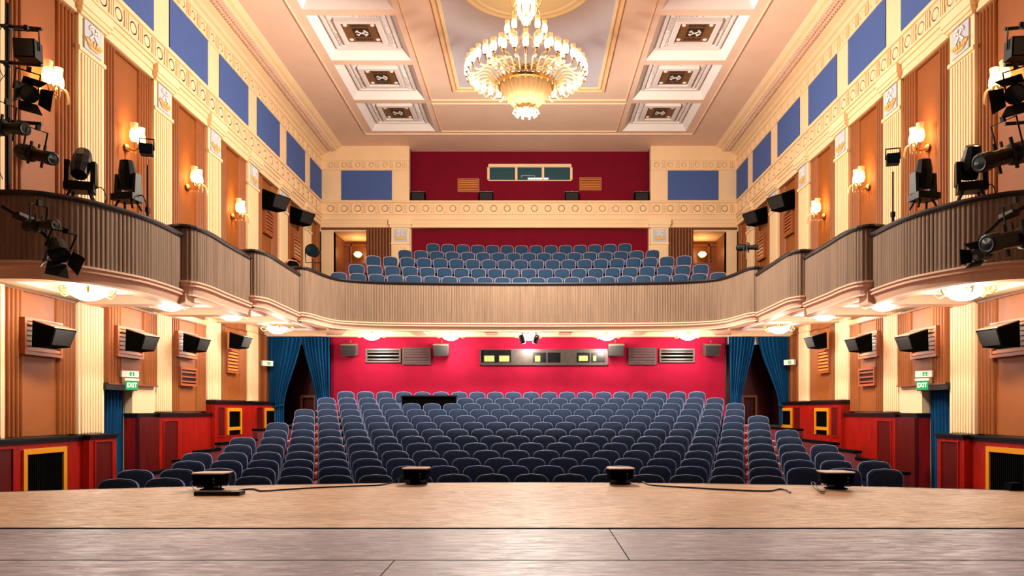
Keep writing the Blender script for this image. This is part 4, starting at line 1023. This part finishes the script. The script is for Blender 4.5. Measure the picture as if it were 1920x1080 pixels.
def lantern(label, loc, rot, kind, s=1, parent_group='stage lanterns on the side ladders', name=None, hang=True, doors=True):
    nm = {'flood': 'flood_lantern', 'fresnel': 'fresnel_lantern', 'profile': 'profile_spot'}[kind]
    o = thing(name or nm, label, 'stage light', loc, rot, parent_group)
    RX = Matrix.Rotation(PI/2, 4, 'X')           # lathe axis -> -y
    if kind == 'flood':
        m = MB().prism([(-.10*s, -.13*s), (.12*s, -.15*s), (.12*s, .13*s), (-.10*s, .15*s)], 'x', -.16*s, .16*s); m.build('housing', BK, o)
        MB().box(-.14*s, .14*s, -.125*s, -.11*s, -.12*s, .12*s).build('lens', M['dglass'], o)
        m = MB(); yoke(m, .18*s, .30*s); m.build('yoke', BK, o); 
    elif kind == 'fresnel':
        MB().lathe([(.0, -.20*s), (.10*s, -.19*s), (.13*s, -.12*s), (.13*s, .14*s), (.145*s, .15*s), (.145*s, .19*s), (.0, .17*s)], 14, RX).build('housing', BK, o)
        MB().lathe([(.0, .195*s), (.12*s, .19*s), (.12*s, .192*s), (0, .2*s)], 14, RX).build('lens', M['dglass'], o)
        for k, (a, b_) in enumerate(((0, 1), (0, -1), (1, 0), (-1, 0)) if doors else ()):
            w_ = .13*s; L = .20*s; y0 = -.19*s
            if a == 0: q = [(-w_, y0, b_*.14*s), (w_, y0, b_*.14*s), (w_*1.3, y0-L, b_*.26*s), (-w_*1.3, y0-L, b_*.26*s)]
            else: q = [(a*.14*s, y0, -w_), (a*.14*s, y0, w_), (a*.26*s, y0-L, w_*1.3), (a*.26*s, y0-L, -w_*1.3)]
            MB().add(q+[(x, y, z+.006) if a == 0 else (x+.006, y, z) for x, y, z in q], [(0,1,2,3),(4,7,6,5),(0,4,5,1),(1,5,6,2),(2,6,7,3),(3,7,4,0)]).build('barn_door', BK, o)
        m = MB(); yoke(m, .17*s, .32*s if hang else -.26*s); m.build('yoke', BK, o)
    else:
        MB().lathe([(.0, -.34*s), (.09*s, -.32*s), (.12*s, -.24*s), (.12*s, -.02*s), (.085*s, .04*s), (.085*s, .30*s), (.10*s, .32*s), (.10*s, .44*s), (.08*s, .45*s), (0, .43*s)], 12, RX).build('housing', BK, o)
        MB().lathe([(.0, .435*s), (.075*s, .44*s), (.075*s, .445*s), (0, .45*s)], 12, RX).build('lens', M['dglass'], o)
        m = MB()
        for q in (-1, 1): m.box(q*.10*s-.01, q*.10*s+.01, -.10*s, -.06*s, -.16*s, .17*s)
        m.tube([(0, -.1*s, .1*s), (0, -.1*s, .16*s)], .015*s, 5); m.build('shutters', BK, o)
        m = MB(); yoke(m, .15*s, .36*s if hang else -.3*s); m.build('yoke', BK, o)
    if hang:
        h = {'flood': .30, 'fresnel': .32, 'profile': .36}[kind]*s
        m = MB(); m.box(-.025, .025, -.025, .025, h-.01, h+.07); m.build('clamp', BK, o)
    return o
# side lighting ladders
for sd in (-1, 1):
    nm = 'left' if sd < 0 else 'right'
    d_ = 10.62; xl = (15-996)/1363*d_ if sd < 0 else (1950-996)/1363*d_
    o = thing('lighting_ladder', 'black pipe lighting ladder standing against the %s wall' % nm, 'lighting ladder', (xl, d_, 3.0))
    MB().tube([(0, 0, -.1), (0, 0, 4.3 if sd > 0 else 3.68)], .032, 8).build('pole', BK, o)
    for py in (52, 120, 230):
        L = .50 if sd < 0 else .52
        z = .75+(768-py)*d_/1363-3.0
        m = MB().tube([(-.1*sd*-1, 0, z+.03), (L*-sd, 0, z-.02)], .027, 8); m.tube([(-.04, 0, z), (.04, 0, z)], .05, 8); m.build('cross_arm', BK, o)
    m = MB()
    for k in range(3):
        z = 3.4-k*.75; m.tube(smooth3([(0, -.03, z), (-.12*-sd, -.05, z-.2), (-.16*-sd, -.04, z-.5), (-.04*-sd, -.05, z-.8)]), .006, 4)
    m.build('cable', BK, o)
    m = MB(); m.box(-.2, .2, -.2, .2, -.12, -.06); m.build('foot_plate', BK, o)
D1 = 10.45
lantern('black flood lantern hung from the top arm of the left ladder', px_loc(52, 95, D1), (.1, 0, .1), 'flood', .92)
lantern('black barn-door lantern hung from the middle arm of the left ladder', px_loc(48, 172, D1), (.45, .0, .9), 'fresnel', .88)
lantern('black profile spot at the frame edge on the left ladder', px_loc(8, 240, D1), (.15, 0, 1.25), 'profile', .95)
lantern('black profile spot hung from the lowest arm of the left ladder', px_loc(62, 289, 10.2), (.28, 0, 1.2), 'profile', .95)
lantern('black flood lantern hung from the top arm of the right ladder', px_loc(1912, 92, D1), (.1, 0, -.1), 'flood', .98)
lantern('black barn-door lantern hung from the middle arm of the right ladder', px_loc(1912, 172, D1), (.45, 0, -.9), 'fresnel', 1.0)
lantern('long black profile spot hung from the lowest arm of the right ladder', px_loc(1896, 290, D1), (.30, 0, -1.3), 'profile', 1.35)
# dark lanterns hung in front of the near parapet ends
for sd, lab in ((-1, 'left'), (1, 'right')):
    o = thing('front_bar', 'black pipe bar fixed to the %s balcony parapet end' % lab, 'lighting bar', px_loc(30 if sd < 0 else 1905, 400 if sd < 0 else 395, 9.9))
    q = -sd
    MB().tube([(-.25*q, .1, .12), (.25*q, -.02, -.15), (.6*q, -.1, -.45)], .028, 6).build('bar', BK, o); MB().box(-.05, .05, .0, .3, -.06, .02).build('bracket', BK, o)
lantern('black lantern hanging level before the left parapet', px_loc(72, 423, 9.7), (.05, 0, 1.2), 'profile', .75, 'lanterns hung before the balcony parapet')
lantern('black barn-door lantern pointing down before the left parapet', px_loc(108, 466, 9.7), (.75, .1, .9), 'fresnel', .85, 'lanterns hung before the balcony parapet')
lantern('black barn-door lantern beside the right parapet', px_loc(1843, 478, 9.7), (.1, 0, -1.1), 'fresnel', .62, 'lanterns hung before the balcony parapet')
lantern('large black profile spot at the right frame edge before the parapet', px_loc(1915, 446, 9.15), (.2, 0, -1.3), 'profile', 1.25, 'lanterns hung before the balcony parapet')
# lanterns on stands
def stand(label, base, top_z, s, kind='flood', rot=(0, 0, 0)):
    o = thing('light_stand', label, 'light stand', base, group='light stands on the balcony')
    H = top_z-base[2]
    MB().tube([(0, 0, 0), (0, 0, H*.6)], .022*s, 6).build('pole', BK, o); MB().tube([(0, 0, H*.55), (0, 0, H)], .014*s, 6).build('inner_pole', BK, o)
    m = MB(); m.box(-.03*s, .03*s, -.03*s, .03*s, H*.55, H*.60); m.tube([(0, 0, H*.3), (-.07*s, .05, H*.22)], .01*s, 5); m.build('knob', BK, o)
    for k in range(3):
        a = 2*PI*k/3+.4; MB().tube([(0, 0, H*.2), (.13*s*math.cos(a), .13*s*math.sin(a), .01)], .012*s, 5).build('leg', BK, o)
    return o
b0 = px_loc(277, 400, 12.3); b0 = (b0[0]+.0, b0[1], 3.1)
stand('thin black lamp stand behind the left balcony rail', b0, .75+(768-310)*12.3/1363, 1)
lantern('small black lantern on the stand behind the left rail', px_loc(275, 281, 12.3), (0, 0, .3), 'flood', .62, 'lanterns on stands', hang=False)
b0 = px_loc(1674, 400, 12.45); b0 = (b0[0], b0[1], 3.1)
stand('thin black lamp stand behind the right balcony rail', b0, .75+(768-322)*12.45/1363, 1)
lantern('small black lantern on the stand behind the right rail', px_loc(1674, 299, 12.45), (0, 0, -.3), 'flood', .62, 'lanterns on stands', hang=False)
b0 = (px_loc(587, 500, 19.2)[0], 19.2, 3.35)
stand('short black stand at the left end of the balcony front', b0, .75+(768-486)*19.2/1363, 1.3)
lantern('round black spotlight on short stand at the left balcony end', px_loc(587, 471, 19.2), (.1, 0, .1), 'fresnel', 1.15, 'lanterns on stands', hang=False, doors=False)
b0 = (px_loc(1399, 500, 19.2)[0], 19.2, 3.35)
stand('short black stand at the right end of the balcony front', b0, .75+(768-486)*19.2/1363, 1.3)
lantern('black spotlight turned sideways on stand at the right balcony end', px_loc(1398, 464, 19.2), (.1, 0, 1.0), 'profile', .75, 'lanterns on stands', hang=False)
# wooden chair back behind the left rail
o = thing('wooden_chair', 'wooden chair with dark padded back behind the left balcony rail', 'chair', (px_loc(549, 495, 19.0)[0], 19.0, 3.68), (0, 0, .9))
MB().prism([(-.2, .55), (.2, .55), (.2, .9), (.12, .98), (-.12, .98), (-.2, .9)], 'y', .0, .03).build('backrest', M['wood'], o)
MB().prism([(-.17, .58), (.17, .58), (.17, .88), (.1, .95), (-.1, .95), (-.17, .88)], 'y', -.03, .0).build('pad', M['mblack'], o)
MB().box(-.21, .21, -.42, .02, .42, .46).build('seat', M['mblack'], o)
for a in (-.19, .19):
    for c_ in (-.4, .0): MB().tube([(a, c_, 0), (a, c_, .42 if c_ < -.1 else .9)], .018, 6).build('leg', M['wood'], o)
for sd in (-1, 1): MB().box(R(sd, 6.0), R(sd, 7.8), 18.5, 21.2, 3.25, 3.68).build('balcony_tier', M['riser'], bal)
# projector pair hanging at the centre under the balcony
for px, q, t in ((979, -1, 'left'), (1005, 1, 'right')):
    d_ = 21.0
    o = thing('hanging_spot', 'small dark spotlight hanging under the balcony centre, %s of the pair' % t, 'stage light', px_loc(px, 636, d_), group='spotlights under the balcony centre')
    MB().lathe([(.0, -.14), (.07, -.13), (.075, .05), (.06, .13), (0, .14)], 10, Matrix.Rotation(.3*q, 4, 'Y')).build('housing', BK, o)
    MB().tube([(0, 0, .1), (0, 0, .36)], .015).build('hanger', BK, o)

# ================================================================== STAGE MONITORS, CABLES
def monitor(px, py, wpx, label, base=True):
    d_ = .75*1363/(py-768); x = (px-996)/1363*d_; w_ = wpx/1363*d_/2
    o = thing('footlight_monitor', label, 'stage monitor', (x, d_, 0), group='black monitors along the stage edge')
    h = .165
    out = [(-w_, -.02), (-w_*.82, -.12), (w_*.82, -.12), (w_, -.02), (w_*.8, .14), (-w_*.8, .14)]
    n = len(out); s0 = .93
    MB().add([(x_*s0, y_*s0, .055) for x_, y_ in out]+[(x_, y_, h-.012) for x_, y_ in out], [tuple(range(n))[::-1], tuple(range(n, 2*n))]+[(i, (i+1) % n, n+(i+1) % n, n+i) for i in range(n)]).build('cabinet', M['mblack'], o)
    MB().add([(x_*1.03, y_*1.03, h-.012) for x_, y_ in out]+[(x_*1.03, y_*1.03, h-.002) for x_, y_ in out], [tuple(range(n))[::-1], tuple(range(n, 2*n))]+[(i, (i+1) % n, n+(i+1) % n, n+i) for i in range(n)]).build('top_board', M['montop'], o)
    m = MB(); m.prism([(-.05, -.07), (.05, -.07), (.06, .07), (-.06, .07)], 'z', .012, .06); m.lathe([(.10, 0), (.11, .006), (.09, .012)], 20)
    m.build('foot', M['mblack'], o)
    m = MB(); 
    for q in (-1, 1): m.box(q*.075-.025, q*.075+.025, -.10, -.06, .028, .045)
    m.build('foot_bracket', M['dmet'], o)
    m = MB(); m.box(w_*.35, w_*.45, -.125, -.115, .10, .12); m.box(w_*.35, w_*.45, -.125, -.115, .07, .085); m.build('sockets', M['dmet'], o)
    return o
monitor(398, 918, 66, 'leftmost black monitor on the stage edge with wooden top')
monitor(781, 907, 52, 'black monitor on the stage edge, second from the left')
monitor(1163, 907, 52, 'black monitor on the stage edge, second from the right')
monitor(1567, 916, 62, 'rightmost black monitor on the stage edge with looped cable')
def gp(px, py, z=.008):
    d_ = .75*1363/(py-768); return ((px-996)/1363*d_, d_, z)
def cable(name, label, pts, r=.0075):
    P = smooth3(pts, 6); m = MB().tube(P, r, 6); o = m.build(name, M['blackm'], None, True)
    return tag(o, label, 'cable')
tag(MB().box(-.20, .20, -.06, .06, 0, .035).build('power_strip', M['blackm']), 'flat black power strip on the stage before the leftmost monitor', 'power strip').location = gp(412, 928, 0)
cable('stage_cable', 'black cable running from the power strip to the second monitor', [gp(442, 926, .02), gp(452, 920), gp(475, 918.5), gp(492, 922), gp(540, 919), gp(600, 915.5), gp(660, 913), gp(710, 911), gp(732, 907), gp(752, 906, .06), gp(762, 906, .1)])
cable('stage_cable', 'black cable trailing right across the stage from the second-right monitor', [gp(1192, 905.5, .05), gp(1206, 905.5), gp(1225, 911), gp(1300, 916), gp(1380, 920.5), gp(1440, 922), gp(1460, 918.5), gp(1473, 920), gp(1482, 925)])
cable('stage_cable', 'short black cable looped beside the rightmost monitor', [gp(1548, 914, .09), gp(1551, 918, .03), gp(1545, 923), gp(1532, 920), gp(1521, 912.5, .03), gp(1527, 911, .03), gp(1538, 925), gp(1546, 926)], .004)
cable('stage_cable', 'short black cable behind the leftmost monitor', [gp(360, 916, .03), gp(367, 922), gp(385, 924.5), gp(398, 922), gp(405, 914, .05)], .004)
tag(MB().add([(0, 0, 0), (.12, 0, 0), (.12, .12, 0), (0, .12, 0), (.03, .02, .07), (.12, .02, .07), (.12, .12, .07), (.03, .12, .07)], [(0,3,2,1),(4,5,6,7),(0,1,5,4),(1,2,6,5),(2,3,7,6),(3,0,4,7)]).build('floor_wedge', M['mblack']), 'small black wedge on the stage at the right frame edge', 'stage box').location = (4.42, 6.7, 0)
